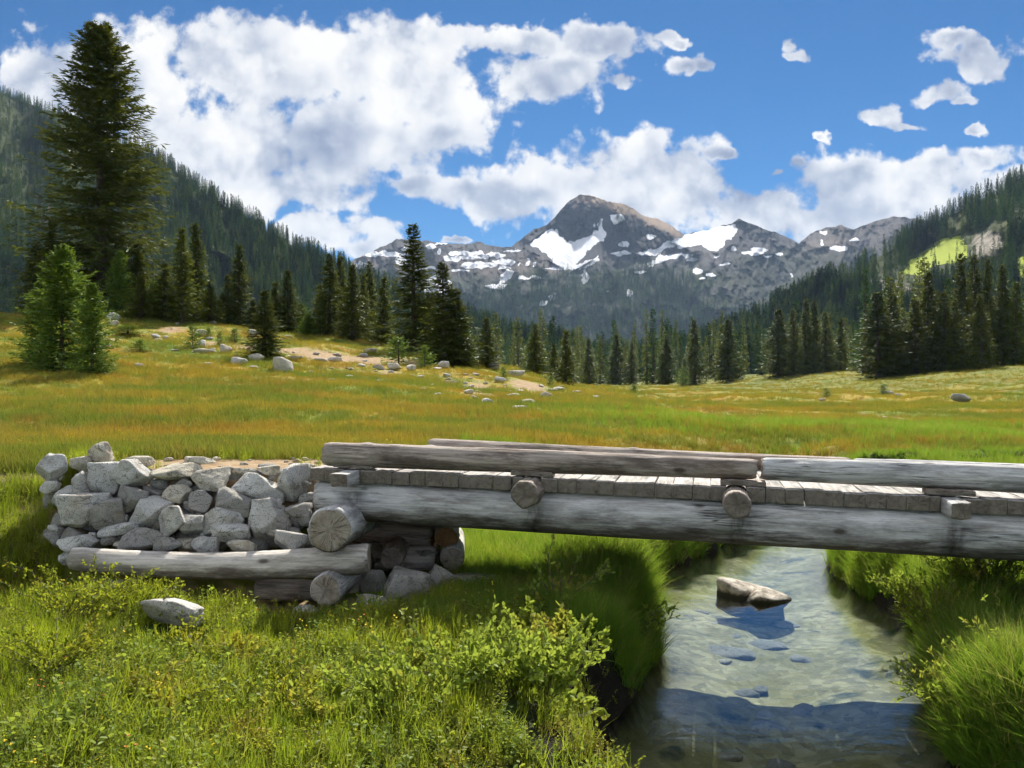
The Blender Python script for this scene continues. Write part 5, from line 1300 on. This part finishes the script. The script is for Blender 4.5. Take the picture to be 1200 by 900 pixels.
bg = k.n('ShaderNodeBackground', i={'Color': fin, 'Strength': WS}); k.link(bg.outputs[0], k.out.inputs[0])
world.cycles.sampling_method = 'MANUAL'; world.cycles.sample_map_resolution = 512
ld = bpy.data.lights.new('Sun', 'SUN'); ld.energy = 5.0; ld.angle = R(.5); ld.color = (1, .95, .86)
lo = bpy.data.objects.new('Sun', ld); COL.objects.link(lo)
sd = Vector((math.sin(SUN_AZ)*math.cos(SUN_EL), math.cos(SUN_AZ)*math.cos(SUN_EL), math.sin(SUN_EL)))
lo.rotation_euler = sd.to_track_quat('Z', 'Y').to_euler(); lo.location = (0, 0, 50)

HAZE = 1
if HAZE:
    kz = NT('haze_air'); pv = kz.n('ShaderNodeVolumePrincipled', i={'Color': (.50, .70, 1.0, 1), 'Density': .00005, 'Anisotropy': .2}); kz.link(pv.outputs[0], kz.out.inputs['Volume'])
    zmax = max(MT[2][..., 2].max(), HR[2][..., 2].max(), HL[2][..., 2].max())+40; ymax = max(MT[2][..., 1].max(), 7600)+400
    xm = 8200
    a = np.array([[sx*xm, sy, sz] for sx in (-1, 1) for sy in (-7600, ymax) for sz in (-60, zmax)])
    Qh = [[0, 1, 3, 2], [4, 6, 7, 5], [0, 4, 5, 1], [2, 3, 7, 6], [0, 2, 6, 4], [1, 5, 7, 3]]
    o = link('haze', mesh_np('haze', a, Qh, mats=[kz.m])); tag(o, 'thin blue mountain haze in the valley air', None, None, 'stuff')

cam = bpy.data.cameras.new('Camera'); co = bpy.data.objects.new('Camera', cam); COL.objects.link(co); sc.camera = co
co.location = (0, 0, EYE); co.rotation_euler = (R(90), 0, 0); cam.sensor_width = 36; cam.lens = 36*F/1200; cam.shift_y = -4/1200
cam.clip_start = .1; cam.clip_end = 30000
vs = sc.view_settings; vs.view_transform = 'Standard'; vs.look = 'None'; vs.exposure = EXPO; vs.gamma = 1; vs.use_curve_mapping = False
cy = sc.cycles
cy.max_bounces = 5; cy.diffuse_bounces = 2; cy.glossy_bounces = 2; cy.transmission_bounces = 3; cy.transparent_max_bounces = 6; cy.volume_bounces = 0
cy.use_denoising = True; cy.caustics_reflective = False; cy.caustics_refractive = False
cy.use_adaptive_sampling = True; cy.adaptive_threshold = .04
